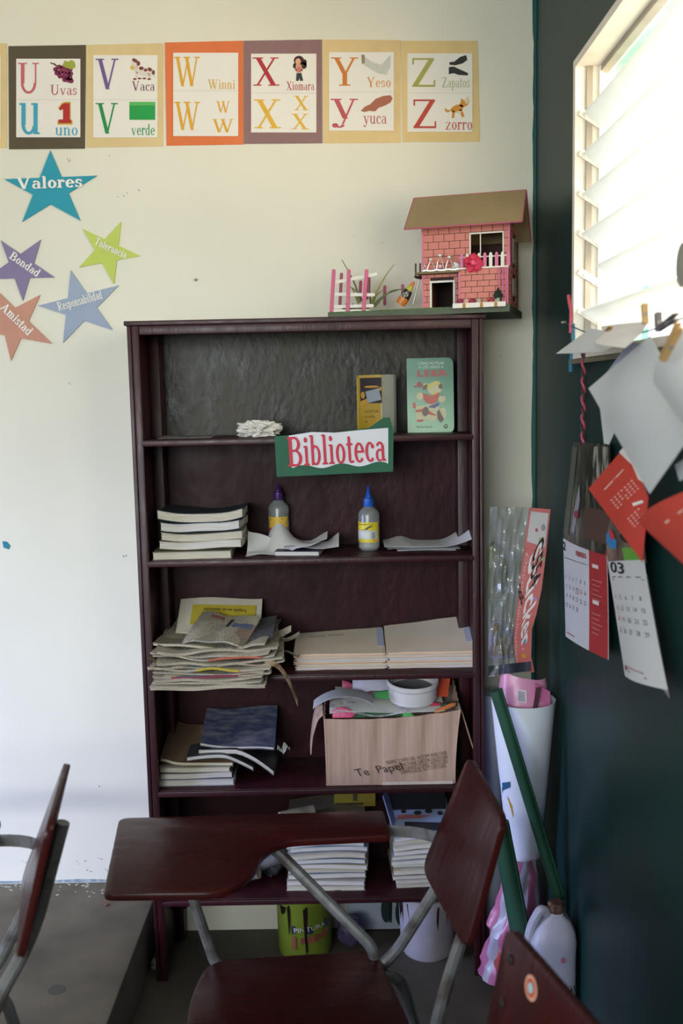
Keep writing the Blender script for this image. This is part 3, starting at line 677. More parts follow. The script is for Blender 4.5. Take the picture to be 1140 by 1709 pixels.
# ---- top shelf
Z1 = SH[0]
sl = MB().sheet(lambda u, v: Vector((.055 + u * .145, .06 + v * .12, Z1 + .0015 + .006 * abs(u - .5) * v)), 8, 6)
tag(sl.build('paper_slip', mat('grey_paper', hexc('8f8d8c'), rough=.8)), 'thin grey paper slip lying at the left end of the top shelf', 'paper')
random.seed(5)
bm = bmesh.new(); bmesh.ops.create_icosphere(bm, subdivisions=4, radius=1)
for v in bm.verts:
    n = v.co.normalized(); k = 1 + .38 * noise.noise(n * 1.9 + Vector((3, 1, 2))) + .22 * noise.cell(n * 4.0) + .16 * noise.noise(n * 9)
    v.co = Vector((n.x * k * .052, n.y * k * .035, max(-.02, n.z * k * .022)))
mb = MB().add([v.co + Vector((.325, .075, Z1 + .0205)) for v in bm.verts], [tuple(v.index for v in f.verts) for f in bm.faces]); bm.free()
tag(mb.build('crumpled_paper', mat('crumpled_white_tissue', hexc('d6d2cb'), rough=.85)), 'crumpled wad of white paper on the top shelf', 'paper')

# open booklet with a yellow cover panel and a white panel
p0, p1, p2 = at_y(597, 712, .17), at_y(638, 712, .10), at_y(662, 714, .155)
H1 = at_y(638, 625, .10).z - Z1
t = thing('yellow_book', 'yellow and white paperback standing on the top shelf beside green book', 'book', (p1.x, .13, Z1))
def panel(a, b): 
    a = Vector((a.x, a.y, Z1)); b = Vector((b.x, b.y, Z1)); return lambda u, v: a.lerp(b, u) + Vector((0, 0, H1 * v))
PA, PB = panel(p0, p1), panel(p1, p2)
back = Vector((.01, .045, 0))
A0, A1, A2 = PA(0, 0), PA(1, 0), PB(1, 0)
MB().prism([A0 + Vector((.004, .004, .002)), A1 + Vector((.001, .004, .002)), A2 + Vector((-.003, .003, .002)), A2 + Vector((-.02, .02, .002)), A0 + Vector((.02, .02, .002))], (0, 0, H1 - .004)).build('pages', M_pages2, t)
cv = MB().sheet(PA, 4, 8, .002).build('front_cover', ink('a8891f', .5), t)
patch_on('cover_picture', [[(.14, .52), (1, .52), (1, .95), (.14, .95)]], PA, ink('2b1d14', .5), cv, .0006)
patch_on('cover_picture', [[(.14, .55), (.4, .6), (.55, .72), (1, .80), (1, .74), (.6, .66), (.45, .5), (.14, .48)], ell(.25, .66, .08, .06), ell(.6, .80, .3, .02)], PA, ink('b98a22', .5), cv, .001)
patch_on('cover_picture', [[(.36, .72), (.9, .77), (1, .58), (.46, .52)]], PA, ink('8e9695', .5), cv, .0016)
for k, (yy, s_) in enumerate(((.36, 'LA LECTURA'), (.27, 'semilla'), (.18, 'MI'))):
    print_on('lettering', sans(s_), PA, ink('6a4a1a'), cv, (.3, yy), (.3 + .06 * len(s_), yy), .045, .0006)
patch_on('cover_edge', [[(0, 0), (.08, 0), (.08, 1), (0, 1)], [(0, .96), (1, .96), (1, 1), (0, 1)]], PA, ink('b79a3c', .5), cv, .0012)
MB().sheet(PB, 4, 8, .002).build('white_panel', ink('b9bdb0', .6), t)
MB().prism([PB(.86, 0), PB(1, 0), PB(1, 1), PB(.86, 1)], (-.001, -.003, 0)).build('spine_edge', ink('8f958d', .5), t)

# green book facing out
q0, q1 = at_y(681, 717, .14), at_y(758, 716, .13)
Hg = at_y(681, 598, .14).z - Z1
def PG(u, v): return Vector((q0.x + (q1.x - q0.x) * u, .14 - .012 * u + .012 * v, Z1 + Hg * v))
t = thing('green_book', 'green paperback with large red title standing on the top shelf', 'book', (q0.x, .15, Z1))
m = mat('green_book_cover', hexc('3f7a55'), rough=.28, var=.02)
nt = m.node_tree; g = nt.nodes.new('ShaderNodeSeparateXYZ'); tc = nt.nodes.new('ShaderNodeTexCoord'); rp = nt.nodes.new('ShaderNodeValToRGB')
nt.links.new(tc.outputs['Generated'], g.inputs[0]); nt.links.new(g.outputs[2], rp.inputs[0])
rp.color_ramp.elements[0].color = (*hexc('7fae86'), 1); rp.color_ramp.elements[1].color = (*hexc('12694a'), 1); rp.color_ramp.elements[0].position = .05; rp.color_ramp.elements[1].position = .75
nt.links.new(rp.outputs[0], nt.nodes['Principled BSDF'].inputs['Base Color'])
outl = [(p.x, p.y) for p in rounded([Vector((0, 0, 0)), Vector((1, 0, 0)), Vector((1, 1, 0)), Vector((0, 1, 0))], [.01, .09, .12, .01], 5)]
fc = MB().prism([PG(u, v) for u, v in outl], (0, .0015, 0)).build('front_cover', m, t)
MB().prism([PG(u * .97 + .01, v * .98 + .005) + Vector((0, .0016, 0)) for u, v in outl], (0, .013, 0)).build('pages', M_pages, t)
MB().prism([PG(u, v) + Vector((0, .0148, 0)) for u, v in outl], (0, .0015, 0)).build('back_cover', m, t)
gp = lambda x, y: ((x - 190) / (970 - 190), (1255 - y) / (1255 - 100))      # from the cover's own layout
def gpoly(name, polys, hx, k=0): return patch_on(name, [[gp(*p) for p in pl] for pl in polys], PG, ink(hx, .4), fc, .0006 + .0004 * k)
for s_, x0, x1, yb, hh, hx in (('CÓMO MOTIVAR', 372, 820, 205, 42, 'b9cdb4'), ('A LOS NIÑOS A', 385, 805, 262, 42, 'b9cdb4'), ('LEER', 345, 862, 388, 95, 'a3302f'), ('Martha Sastrías', 330, 605, 1182, 34, '27452f')):
    print_on('lettering', sans(s_), PG, ink(hx, .4), fc, gp(x0, yb), gp(x1, yb), hh / 1155 / 1.0, .0006, bold=(.09 if s_ == 'LEER' else .02))
gpoly('cover_picture', [ell(650, 575, 120, 100), ell(400, 690, 60, 60), ell(770, 740, 60, 55), [(330, 850), (720, 800), (730, 1000), (640, 1080), (330, 1040)], ell(770, 980, 70, 110, 15)], 'b9b48e')
for e_ in (ell(560, 540, 60, 40, 20), ell(680, 500, 70, 40), ell(500, 520, 40, 30), ell(650, 650, 60, 20)): gpoly('cover_picture', [e_], 'c0b45c', 1)
gpoly('cover_picture', [[(450, 640), (600, 690), (735, 630), (690, 780), (600, 820), (500, 790), (460, 740)], [(320, 905), (470, 880), (670, 985), (670, 1000), (540, 975), (430, 935), (320, 940)], [(270, 800), (320, 780), (330, 870), (290, 880)], [(340, 1055), (460, 1050), (440, 1090), (345, 1090)]], 'b04a35', 2)
gpoly('cover_picture', [ell(395, 510, 45, 45), [(280, 540), (350, 520), (350, 560)], [(440, 520), (520, 560), (450, 590)]], '8a3240', 2)
gpoly('cover_picture', [ell(495, 550, 28, 45, 30), ell(748, 545, 32, 40), ell(490, 930, 55, 75, 15), [(680, 940), (720, 900), (800, 1060), (740, 1110), (690, 1040)]], '5c4638', 3)
gpoly('cover_picture', [[(540, 850), (720, 790), (720, 840), (640, 880), (560, 870)], [(730, 690), (790, 670), (790, 690)]], '4b4a7c', 3)
gpoly('publisher_mark', [ell(828, 1165, 34, 34)], '1d2b22', 1); gpoly('publisher_mark', [ell(828, 1160, 18, 12, 30)], 'a5c2a0', 2)

# sign hung over the front of the top shelf
sg = [(458, 728), (560, 722), (616, 714), (640, 697), (651, 697), (657, 720), (656, 787), (462, 796)]
SY = -.0115
def PS(u, v): return at_y(u, -v, SY)
t = thing('biblioteca_sign', 'green card sign reading Biblioteca in red, hung on the shelf edge', 'sign', at_y(557, 792, SY))
def PSb(x, y):
    lean = .02 * max(0, min(1, (722 - y) / 25.0)) if x > 600 else 0
    return at_y(x, y, SY + .002 + 0.0)
s_ = MB().prism([PSb(*p) for p in sg], (0, .0018, 0)).build('green_card', mat('green_card', hexc('1f5a41'), rough=.7), t)
wv = [(482, 727), (520, 721), (560, 722), (600, 718), (648, 714), (648, 774)]
wv += [(648 - i * 4, 777 - 1.0 * math.sin(i * .4) * 3.2 - (648 - i * 4 - 560) * .045) for i in range(1, 41)]
wv += [(484, 776)]
MB().prism([at_y(x, y, SY + .0006) for x, y in wv], (0, .001, 0)).build('white_sheet', mat('sign_sheet', hexc('d4d5dc'), rough=.75, var=.02), t)
print_on('lettering', serif('Biblioteca'), PS, ink('c2364c'), t, (480, -779), (645, -769), 48, .0006, bold=.03)

# ---- second shelf
Z2 = SH[1]
hx = lambda a: (lambda x, y: a * ((x - .16) / .12) ** 2 * .011 + .006 * noise.noise((x * 9, y * 9, 2 + a * 2)) * (1 if a else 0) + .006 * a * max(0, (.06 - y) / .04))
stack = [(.034, .245, .020, .022), (.055, .277, .030, .022), (.058, .277, .028, .022), (.062, .276, .026, .024), (.050, .280, .030, .026)]
covs = ['8f8a7d', 'b4a88c', '9a9487', '6f7f86', '27353c']
z = Z2
for i, (x0, x1, y0, th) in enumerate(stack):
    lab = ['dog-eared workbook with dark blue cover, topmost of the second shelf stack', 'worn workbook, second from the top of the stack of five on the second shelf', 'worn workbook, middle one of the stack of five on the second shelf', 'worn workbook, fourth down in the stack of five on the second shelf', 'worn workbook at the bottom of the stack of five on the second shelf'][4 - i]
    volume('workbook', lab, 'book', x0, x1, y0, y0 + .185, z, th - .0015, mat('workbook_cover_%d' % i, hexc(covs[i]), rough=.55), (M_pages, M_pages2)[i % 2], hx(i * .32), (2, -1, 1.5, -2, 1)[i], 'stack of workbooks on the second shelf')
    z += th

M_bottle = mat('cloudy_clear_plastic', (.62, .66, .66), rough=.25, var=.04, trans=.75)
M_glue = mat('milky_glue', (.72, .74, .73), rough=.4, var=.03)
def glue(label, c, hb, r, capm, zt, lab_hex, words):
    t = thing('glue_bottle', label, 'bottle', c, 'glue bottles on the second shelf')
    x, y, z = c
    MB().lathe([(r * .8, 0), (r, .008), (r, hb * .82), (r * .93, hb * .88), (r * .5, hb * .98), (r * .42, hb)], c, 28).build('body', M_bottle, t, smooth=True)
    MB().lathe([(r * .75, .004), (r * .93, .011), (r * .93, hb * .5)], c, 24).build('glue_filling', M_glue, t, smooth=True)
    cap = MB().lathe([(r * .5, hb), (r * .52, hb + .003), (r * .5, hb + .022), (r * .34, hb + .024), (r * .3, hb + .03), (r * .2, hb + .034), (r * .09, zt - .002), (r * .04, zt)], c, 20).build('cap', capm, t, smooth=True)
    def PL(u, v):
        a = R(-90 - 74 + 148 * u - 14); return Vector((x + (r + .0006) * math.cos(a), y + (r + .0006) * math.sin(a), z + hb * (.2 + .46 * v)))
    lb = MB().sheet(PL, 16, 4, .0005).build('label', ink(lab_hex, .4), t)
    for hx_, rc in words:
        mb = MB(); mb.sheet(lambda u, v: PL(u, v) + nrm(PL, u, v) * .0006, 12, 2, .0003, rc); mb.build('label_print', ink(hx_, .4), lb)
    return t, PL, lb
c = at_z(616, 915, Z2); c = (c.x, .12, Z2)
hb = at_y(616, 845, .12).z - Z2; zt = at_y(616, 811, .12).z - Z2
t, PL, lb = glue('clear glue bottle with a blue cap and yellow label', c, hb, .029, mat('blue_cap_plastic', hexc('1552b0'), rough=.3), zt, 'd8c42a', [('b9bcbb', (.06, .9, .16, .60)), ('c8cbc8', (.1, .6, .20, .5)), ('d9a03a', (.7, .9, .06, .16)), ('8f9696', (.68, .82, .2, .5))])
print_on('label_print', sans('PEGAMENTO'), PL, ink('4a3a14'), lb, (.06, .86), (.75, .86), .07, .0008)
patch_on('label_print', [[(.42, .66), (.56, .8), (.68, .84), (.72, .79), (.6, .74), (.5, .62)], [(.3, .6), (.42, .66), (.4, .6)]], PL, ink('4c4c48'), lb, .0012)
c2 = at_z(466, 884, Z2); c2 = (.365, .205, Z2)
hb = at_y(466, 834, .205).z - Z2; zt = at_y(464, 807, .205).z - Z2
t, PL, lb = glue('glue bottle with a purple cap, half hidden behind loose papers', c2, hb, .029, mat('purple_cap_plastic', hexc('3a1f5c'), rough=.3), zt, 'd0a83a', [('3f8fa0', (0, 1, 0, .28)), ('a5485a', (0, 1, .28, .5))])
patch_on('label_print', [[(.25, .84), (.75, .88), (.75, .95), (.25, .92)], [(.15, .64), (.9, .68), (.9, .78), (.15, .74)]], PL, ink('33306a'), lb, .001)

# loose papers and the dark notebook in the middle
volume('notebook', 'dark blue covered notebook lying under loose white papers', 'notebook', .372, .495, .035, .20, Z2, .013, ink('1b2637', .5), M_pages2, None, -8)
def loose(name, label, P, nu=18, nv_=14, m=None, group=None):
    return tag(MB().sheet(P, nu, nv_, .0007).build(name, m or M_paper, smooth=True), label, 'paper', group)
gl = 'loose papers on the second shelf'
def Pm(u, v):
    x = .288 + .215 * u; y = .052 + .13 * v
    z = Z2 + .003 + .019 * max(0, min(1, (x - .37) / .05)) + .078 * math.exp(-((u - .36) / .16) ** 2) * max(0, (v - .1)) ** 1.0 + .004 * math.sin(9 * u + 5 * v)
    if u > .8: z += .02 * (u - .8) / .2
    return Vector((x, y, z))
loose('paper_sheet', 'white sheet rearing up into a peak in front of purple-capped bottle', Pm, group=gl)
def Pm2(u, v): return Vector((.283 + .15 * u, .045 + .09 * v + .03 * u, Z2 + .0012 + .004 * math.sin(6 * u) ** 2 + .055 * v ** 3 * (1 - u)))
loose('paper_sheet', 'white sheet with a curled up left side beside the workbook stack', Pm2, group=gl)
def Pm3(u, v): return Vector((.385 + .15 * u, .06 + .11 * v, Z2 + .0185 + .003 * math.sin(7 * u + v) + .022 * max(0, u - .8) / .2 * v))
loose('paper_sheet', 'creased white sheet with an upturned corner on the dark notebook', Pm3, group=gl)
def Pr(u, v):
    x = .66 + .243 * u; y = .10 + .125 * v
    return Vector((x, y, Z2 + .0105 + .055 * max(0, (u - .62) / .38) ** 2 * (.4 + .6 * v) + .012 * v * math.exp(-((u - .2) / .12) ** 2) - .004 * u))
loose('paper_sheet', 'white sheet curling up against the right side of the bookcase', Pr, group=gl)
def Pr2(u, v): return Vector((.668 + .2 * u, .09 + .13 * v, Z2 + .0055 + .002 * math.sin(5 * u)))
loose('paper_sheet', 'printed sheet sandwiched in the pile right of the blue-capped bottle', Pr2, m=printed('sheet_print', hexc('bfc0c2'), hexc('444448')), group=gl)
def Pr3(u, v): return Vector((.695 + .16 * u, .082 + .13 * v, Z2 + .0015 + .001 * math.sin(4 * u)))
loose('paper_sheet', 'lowest white sheet in the pile right of the blue-capped bottle', Pr3, group=gl)

# ---- third shelf: newspapers and folders
Z3 = SH[2]
news = [printed('newsprint_a', hexc('b9b0a0'), hexc('50483f'), 190, 14, .55), printed('newsprint_b', hexc('a9a090'), hexc('4b443c'), 170, 16, .53, [hexc('8a7468'), hexc('8a857a'), hexc('a09a80'), hexc('7a7468')]), printed('newsprint_c', hexc('c3bbab'), hexc('5c544a'), 200, 12, .56, [hexc('a06a58'), hexc('b8ac88'), hexc('6a7078'), hexc('8c8478')])]
M_fold = mat('newspaper_edges', hexc('b8ae9d'), rough=.85, c2=hexc('857a69'), cfac=(.35, .75), scale=24, stretch=(.5, .5, 12), bump=.6, bscale=50)
random.seed(21)
rows = [  # x0, x1, y0, y1, thickness, rotation, material, label
    (.040, .335, -.118, .17, .012, 1, 0, 'folded newspaper at the very bottom of the pile, jutting over the shelf edge'),
    (.055, .335, -.112, .18, .007, -2, 0, 'pale folded newspaper, second from the bottom of the pile'),
    (.045, .320, -.108, .18, .008, 3, 0, 'pale folded newspaper, third from the bottom of the pile'),
    (.042, .345, -.098, .18, .007, 2, 2, 'newspaper with a magenta picture low in the pile'),
    (.060, .350, -.094, .18, .006, -5, 1, 'thin newspaper just above the one with magenta picture'),
    (.040, .360, -.090, .19, .008, -3, 0, 'newspaper with a yellow strip, low in the pile'),
    (.055, .372, -.084, .19, .006, 5, 2, 'thin newspaper just above the one with yellow strip'),
    (.048, .375, -.080, .20, .009, 3, 1, 'creased newspaper halfway up the pile'),
    (.052, .372, -.070, .20, .007, -4, 2, 'newspaper with an orange band across the pile middle'),
    (.050, .365, -.066, .20, .006, -7, 0, 'thin newspaper just above the orange banded one'),
    (.045, .360, -.060, .20, .010, 4, 1, 'rumpled newspaper with torn right corner, upper half of the pile'),
    (.050, .350, -.045, .21, .009, -6, 1, 'dark printed newspaper just under the topmost one'),
]
z = Z3
for i, (x0, x1, y0, y1, th, rt, mi, lab) in enumerate(rows):
    t = thing('newspaper', lab, 'newspaper', ((x0 + x1) / 2, (y0 + y1) / 2, z), 'newspaper pile on the third shelf')
    m = rotm((x0 + x1) / 2, .08, rt)
    h0 = wob(i + 1, .005 + .0009 * i, 11)
    h = lambda x, y, h0=h0, i=i: h0(x, y) + .0011 * i * ((x - .2) / .15) ** 2
    MB().slab(x0, x1, y0, y1, z + .001, z + th - .002, h, 16, 10, m).build('folded_pages', M_fold, t, smooth=True)
    MB().slab(x0 - .002, x1 + .003, y0 - .002, y1, z + th - .002, z + th - .001, h, 16, 10, m).build('top_page', news[mi], t, smooth=True)
    if i in (3, 5, 8):
        a, b = ((.09, .26), (.17, .28), (.20, .34))[(3, 5, 8).index(i)]
        MB().slab(a, b, y0 - .0045, y0 - .0015, z + .001, z + th - .001, h, 10, 1, m).build('colour_strip', ink(('7c2744', 'a8962c', 'a8563a')[(3, 5, 8).index(i)]), t)
    z += th
zt3 = z
def Pn(u, v): return Vector((.075 + .235 * u, .10 + .115 * v, zt3 + .003 + .072 * max(0, v) ** 1.1 + .004 * math.sin(5 * u)))
t = thing('newspaper', 'newspaper with a yellow printed box propped at the back of the pile', 'newspaper', (.19, .15, zt3), 'newspaper pile on the third shelf')
pg = MB().sheet(Pn, 12, 8, .006).build('folded_pages', ink('c4bdae', .85), t, smooth=True)
patch_on('yellow_box', [[(.16, .2), (.93, .2), (.93, .78), (.16, .78)]], lambda u, v: Pn(u, v) + Vector((0, 0, .003)), ink('b5a232'), pg, .001)
print_on('lettering', sans('Exígela en su domicilio'), Pn, ink('4a4426'), pg, (.82, .66), (.30, .66), .09, .0052)
def Pn2(u, v):
    return Vector((.115 + .165 * u + .035 * v, -.035 + .165 * v - .02 * u, zt3 + .010 + .040 * v + .007 * math.sin(4 * u + 2 * v) + .003 * math.sin(11 * u)))
t = thing('newspaper', 'grey folded newspaper page on top of the pile', 'newspaper', (.2, .05, zt3), 'newspaper pile on the third shelf')
pg = MB().sheet(Pn2, 14, 12, .005).build('folded_pages', news[1], t, smooth=True)
patch_on('headline_box', [[(.62, .55), (.95, .55), (.95, .72), (.62, .72)]], Pn2, ink('54637c'), pg, .0012); patch_on('headline_box', [[(.52, .55), (.58, .55), (.6, .85), (.53, .85)]], Pn2, ink('2b2b2e'), pg, .0012); patch_on('headline_box', [[(.2, .8), (.42, .8), (.42, .9), (.2, .9)]], Pn2, ink('8f5a50'), pg, .0012)
def Pn3(u, v): return Vector((.235 + .12 * u, -.02 + .17 * v, zt3 + .004 + .022 * v + .012 * u * u + .004 * math.sin(6 * v)))
t = thing('newspaper', 'dark backed newspaper fold at the right of the pile top', 'newspaper', (.3, .06, zt3), 'newspaper pile on the third shelf')
MB().sheet(Pn3, 10, 10, .003).build('folded_pages', printed('newsprint_dark', hexc('3c3c42'), hexc('8a8880'), 180, 14, .6), t, smooth=True)
# torn, curled scraps sticking out of the right side
random.seed(4)
for k in range(7):
    bx, by, bz = .335 + random.uniform(0, .04), -.02 + .02 * k, Z3 + .045 + .007 * k
    an = random.uniform(-.5, .5); L_ = random.uniform(.04, .075)
    def Pt(u, v, bx=bx, by=by, bz=bz, an=an, L_=L_, k=k):
        return Vector((bx - .02 + L_ * u, by + .035 * (v - .5) * (1 - .6 * u) + an * .03 * u, bz + .02 * u * math.sin(2 * u + k) + .018 * (v - .5) * math.cos(k * 2.0)))
    tag(MB().sheet(Pt, 6, 4, .0006).build('torn_scrap', news[k % 3], smooth=True), '%s torn curled newspaper scrap sticking out right of the pile' % ordn(6 - k, 7), 'paper', 'torn newspaper scraps')
def Pc(u, v):
    a = max(0, u) * 1.15; return Vector((.335 + .085 * u, -.075 + .012 * (v - .5), Z3 + .052 - .078 * a ** 2.2 + .012 * math.sin(3 * u) + .012 * (v - .5)))
tag(MB().sheet(Pc, 12, 3, .001).build('brown_strip', mat('brown_dry_paper', hexc('6f5540'), rough=.8, c2=hexc('a08c70'), scale=40), smooth=True), 'dry brown curled strip hanging from the pile of newspapers', 'strip')
def Pl(u, v):
    return Vector((.040 + .02 * math.sin(3.2 * u) - .008, -.085 + .02 * v, Z3 + .045 + .035 * u))
tag(MB().sheet(Pl, 10, 3, .001).build('paper_curl', mat('brown_dry_paper', hexc('6f5540'))), 'small brown paper curl at the left of the newspaper pile', 'strip')

M_man = mat('manila_card', hexc('d6c8b8'), rough=.7, var=.06, scale=10)
M_man2 = mat('orange_manila_card', hexc('d8baa8'), rough=.7, var=.06, scale=10)
M_pap2 = mat('bluish_paper', hexc('bfc1d2'), rough=.8, var=.03)
for pile, (x0, x1, lift, word_) in enumerate(((.408, .654, .030, 'left'), (.660, .900, .060, 'right'))):
    n = 6; z = Z3
    for i in range(n):
        th = .0072; y0 = .045 + .003 * ((i * 7) % 3); dx = .004 * math.sin(i * 2.3 + pile)
        h = lambda x, y, i=i: lift * (i + 1) / n * max(0, (y - .05) / .18) * (.55 + .45 * (x - x0) / (x1 - x0)) + .0015 * noise.noise((x * 14, y * 9, i))
        hb_ = lambda x, y, i=i: lift * i / n * max(0, (y - .05) / .18) * (.55 + .45 * (x - x0) / (x1 - x0)) + .0015 * noise.noise((x * 14, y * 9, i - 1))
        pos = ['topmost', 'second from the top', 'third from the top', 'fourth from the top', 'fifth from the top', 'lowest'][n - 1 - i]
        t = thing('folder', '%s manila folder in the %s pile of folders on the third shelf' % (pos, word_), 'folder', ((x0 + x1) / 2, .14, z), 'manila folders, %s pile' % word_)
        mb = MB().slab(x0 + dx, x1 + dx, y0, .228, z + th - .0012, z + th, h, 12, 8); mb.slab(x0 + dx, x1 + dx, y0, .228, z, z + .0012, hb_, 12, 8)
        mb.build('cover', (M_man, M_man2)[(i + 1) % 2 if i < n - 1 else 0], t, smooth=True)
        MB().slab(x0 + dx + .004, x1 + dx + .006, y0 + .003, .226, z + .0014, z + th - .0014, h, 12, 8, None, hb_).build('papers', (M_pap2, M_pages2, M_man2)[i % 3], t, smooth=True)
        if i == n - 1:
            P = lambda u, v, h=h, z=z, th=th: Vector((x0 + (x1 - x0) * u, .05 + .175 * v, z + th + h(x0 + (x1 - x0) * u, .05 + .175 * v)))
            MB().sheet(lambda u, v: P(.93 + .075 * u + (.0 if pile == 0 else -.0), .25 + .72 * v) + Vector((0, 0, .0015)), 3, 10, .001).build('blue_white_edge', ink('aeb4cf'), t)
            if pile == 0: print_on('handwriting', sans('Zonas  Mayas'), P, ink('8a7550'), t, (.15, .74), (.55, .78), .07, .001)
        z += th

# ---- fourth shelf: soft books and the cardboard box
Z4 = SH[3]
gs = 'soft books on the fourth shelf'
lo = lambda x, y: .003 * noise.noise((x * 8, y * 8, 4))
volume('exercise_book', 'white exercise book at the bottom of the pile under the brown covered one', 'book', .024, .232, .035, .20, Z4, .017, ink('b7b4bb', .6), M_pages2, None, 0, gs)
volume('exercise_book', 'cream paged book, second from the bottom, fourth shelf pile', 'book', .024, .225, .038, .21, Z4 + .0175, .018, ink('4a4450', .6), M_pages2, lo, 2, gs)
volume('exercise_book', 'wavy paged book beneath the brown covered book', 'book', .028, .225, .04, .21, Z4 + .036, .014, ink('a09a8e', .6), M_pages, lo, -2, gs)
hbk = lambda x, y: .05 * max(0, (y - .06) / .15) + .014 * math.exp(-((x - .03) / .03) ** 2)
volume('brown_book', 'book with a worn brown cardboard cover leaning up at the back', 'book', .030, .235, .05, .215, Z4 + .0495, .012, mat('brown_cardboard_cover', hexc('5a4636'), rough=.75, c2=hexc('70583c'), scale=14), M_pages, hbk, -3, gs)
hb1 = lambda x, y: -.040 * max(0, (x - .20) / .10) ** 1.3 + .006 * math.sin((x - .1) * 20)
volume('exercise_book', 'grey covered book drooping to the right under the blue one', 'book', .10, .285, .035, .19, Z4 + .0715, .012, ink('3c4046', .5), M_pages2, hb1, 2, gs)
hb2 = lambda x, y: -.058 * max(0, (x - .235) / .10) ** 1.5 + .003
volume('exercise_book', 'open thick book drooping to the right below the blue covered one', 'book', .135, .345, .045, .20, Z4 + .0815, .015, ink('23262c', .45), M_pages2, hb2, -1, gs)
hb3 = lambda x, y: .052 * max(0, (y - .06) / .15) - .012 * (1 - max(0, (y - .06) / .15)) * ((x - .2) / .12) - .004 * math.sin((x - .14) * 26)
volume('blue_book', 'worn dark blue covered book on top of the fourth shelf pile', 'book', .138, .345, .055, .215, Z4 + .1005, .009, mat('worn_blue_cover', hexc('3c4664'), rough=.4, c2=hexc('7a7884'), cfac=(.4, .75), scale=34, stretch=(.6, 1.6, 1)), M_pages2, hb3, 0, gs)
random.seed(9)
def Pw(u, v): return Vector((.345 + .035 * u, .15 + .02 * v, Z4 + .055 + .012 * math.sin(9 * u + 3 * v) + .01 * u * v))
tag(MB().sheet(Pw, 6, 5, .0006).build('paper_scrap', M_paper), 'little white crumpled scrap at the right of the blue book', 'paper')

M_card = mat('corrugated_cardboard', hexc('a58878'), rough=.8, c2=hexc('b89a8a'), cfac=(.3, .7), scale=30, stretch=(3, 1, .15), bump=.5, bscale=18)
t = thing('cardboard_box', 'open brown corrugated cardboard box filled with craft material', 'box', (.67, .12, Z4))
bx0, bx1, by0, by1, bz1 = .487, .842, .018, .205, .745
def side(name, a, b, ha, hb_, hm, wave=.0025):
    a, b = Vector(a), Vector(b); n = Vector((-(b - a).y, (b - a).x, 0)).normalized()
    P = lambda u, v: a.lerp(b, u) + Vector((.016 * (u if (b - a).x > .1 else (1 if a.x > .7 else -.2)) * v * v, 0, (ha * (1 - u) + hb_ * u - hm * math.sin(math.pi * u)) * v)) + n * (wave * math.sin(u * 34) * (.35 + .65 * v) * (1 if u > .3 else .4))
    return MB().sheet(P, 40, 8, .003).build(name, M_card, t, smooth=True), P
fr, PF = side('front_wall', (bx0, by0, Z4 + .003), (bx1, by0, Z4 + .003), .186, .204, .010)
side('back_wall', (bx1, by1, Z4 + .003), (bx0, by1, Z4 + .003), .22, .20, 0, .001)
side('side_wall', (bx1, by0, Z4 + .003), (bx1, by1, Z4 + .003), .204, .24, 0, .001)
side('side_wall', (bx0, by1, Z4 + .003), (bx0, by0, Z4 + .003), .2, .186, 0, .001)
MB().box(bx0, bx1, by0, by1, Z4, Z4 + .003).build('box_bottom', M_card, t)
# left flap, torn and hanging down outside; right flap
def Pfl(u, v): return Vector((bx0 - .004 - .040 * math.sin(u * 1.1) - .005 * v, by0 + .02 + .12 * v, Z4 + .193 - .115 * u + .03 * math.sin(u * 3) + .016 * noise.noise((v * 5, u * 3, 1))))
MB().sheet(Pfl, 10, 12, .003).build('flap', M_card, t, smooth=True)
def Pfr(u, v): return Vector((bx1 + .02 + .036 * u, by0 + .03 + .14 * v, Z4 + .206 - .125 * u))
MB().sheet(Pfr, 6, 6, .003).build('flap', M_card, t, smooth=True)
# stamped print along the lower front
for k, (s_, u0, u1, v0, v1) in enumerate((('RESPECT SAFE USE  AUTOM AND ONE', .47, .93, .30, .405), ('MANUFACTURER CARTON SOLUTIONS', .52, .94, .235, .345), ('SAFE HANDLE CARD  RECYCLED', .56, .94, .185, .285), ('SHIPPING BOX  BOTTOM LOAD', .58, .93, .135, .22))):
    print_on('stamped_print', sans(s_), PF, ink('4a3426'), fr, (u0, v0), (u1, v1), .055, .0015)
print_on('handwriting', sans('Te  Papel'), PF, ink('2f211b'), fr, (.24, .12), (.60, .215), .12, .0018)
def Pbs(u, v): return Vector((.60 + .24 * u, .012 + .1 * v, Z4 + .0012))
MB().box(.64, .835, .0135, .0165, Z4 + .0005, Z4 + .009).build('torn_bottom_edge', ink('c9b9ae'), t)

# contents of the box
zb = Z4 + .185
def Pk(u, v): return Vector((.515 + .30 * u, .03 + .15 * v, zb + .018 + .022 * v - .006 * math.sin(3 * u) + .006 * (1 - u)))
loose('card_sheet', 'large white card sheet under the white ring inside the box', Pk, m=ink('c8c8c2'), group='paper in the cardboard box')
def Pk2(u, v): return Vector((.50 + .22 * u, .028 + .1 * v, zb + .008 + .006 * math.sin(8 * u) + .008 * (1 - u) + .02 * v))
loose('foil_sheet', 'crinkled clear and white sheet at the left rim of box', Pk2, m=mat('pale_lilac_film', hexc('b0a6b4'), rough=.35, c2=hexc('d5d2d8'), scale=40), group='paper in the cardboard box')
def Pk3(u, v):
    a = 2.6 * u; return Vector((.455 + .035 * (1 - math.cos(a)) + .10 * u, .03 + .075 * v, zb + .030 + .038 * math.sin(a) - .01 * u))
loose('rolled_sheet', 'curled white sheet arching over the left side of box', Pk3, m=ink('c2c3c9'), group='paper in the cardboard box')
def Pk4(u, v): return Vector((.565 + .10 * u, .12 + .05 * v, zb + .03 + .075 * v * (.7 + .3 * math.sin(3 * u)) + .02 * math.sin(2.5 * u)))
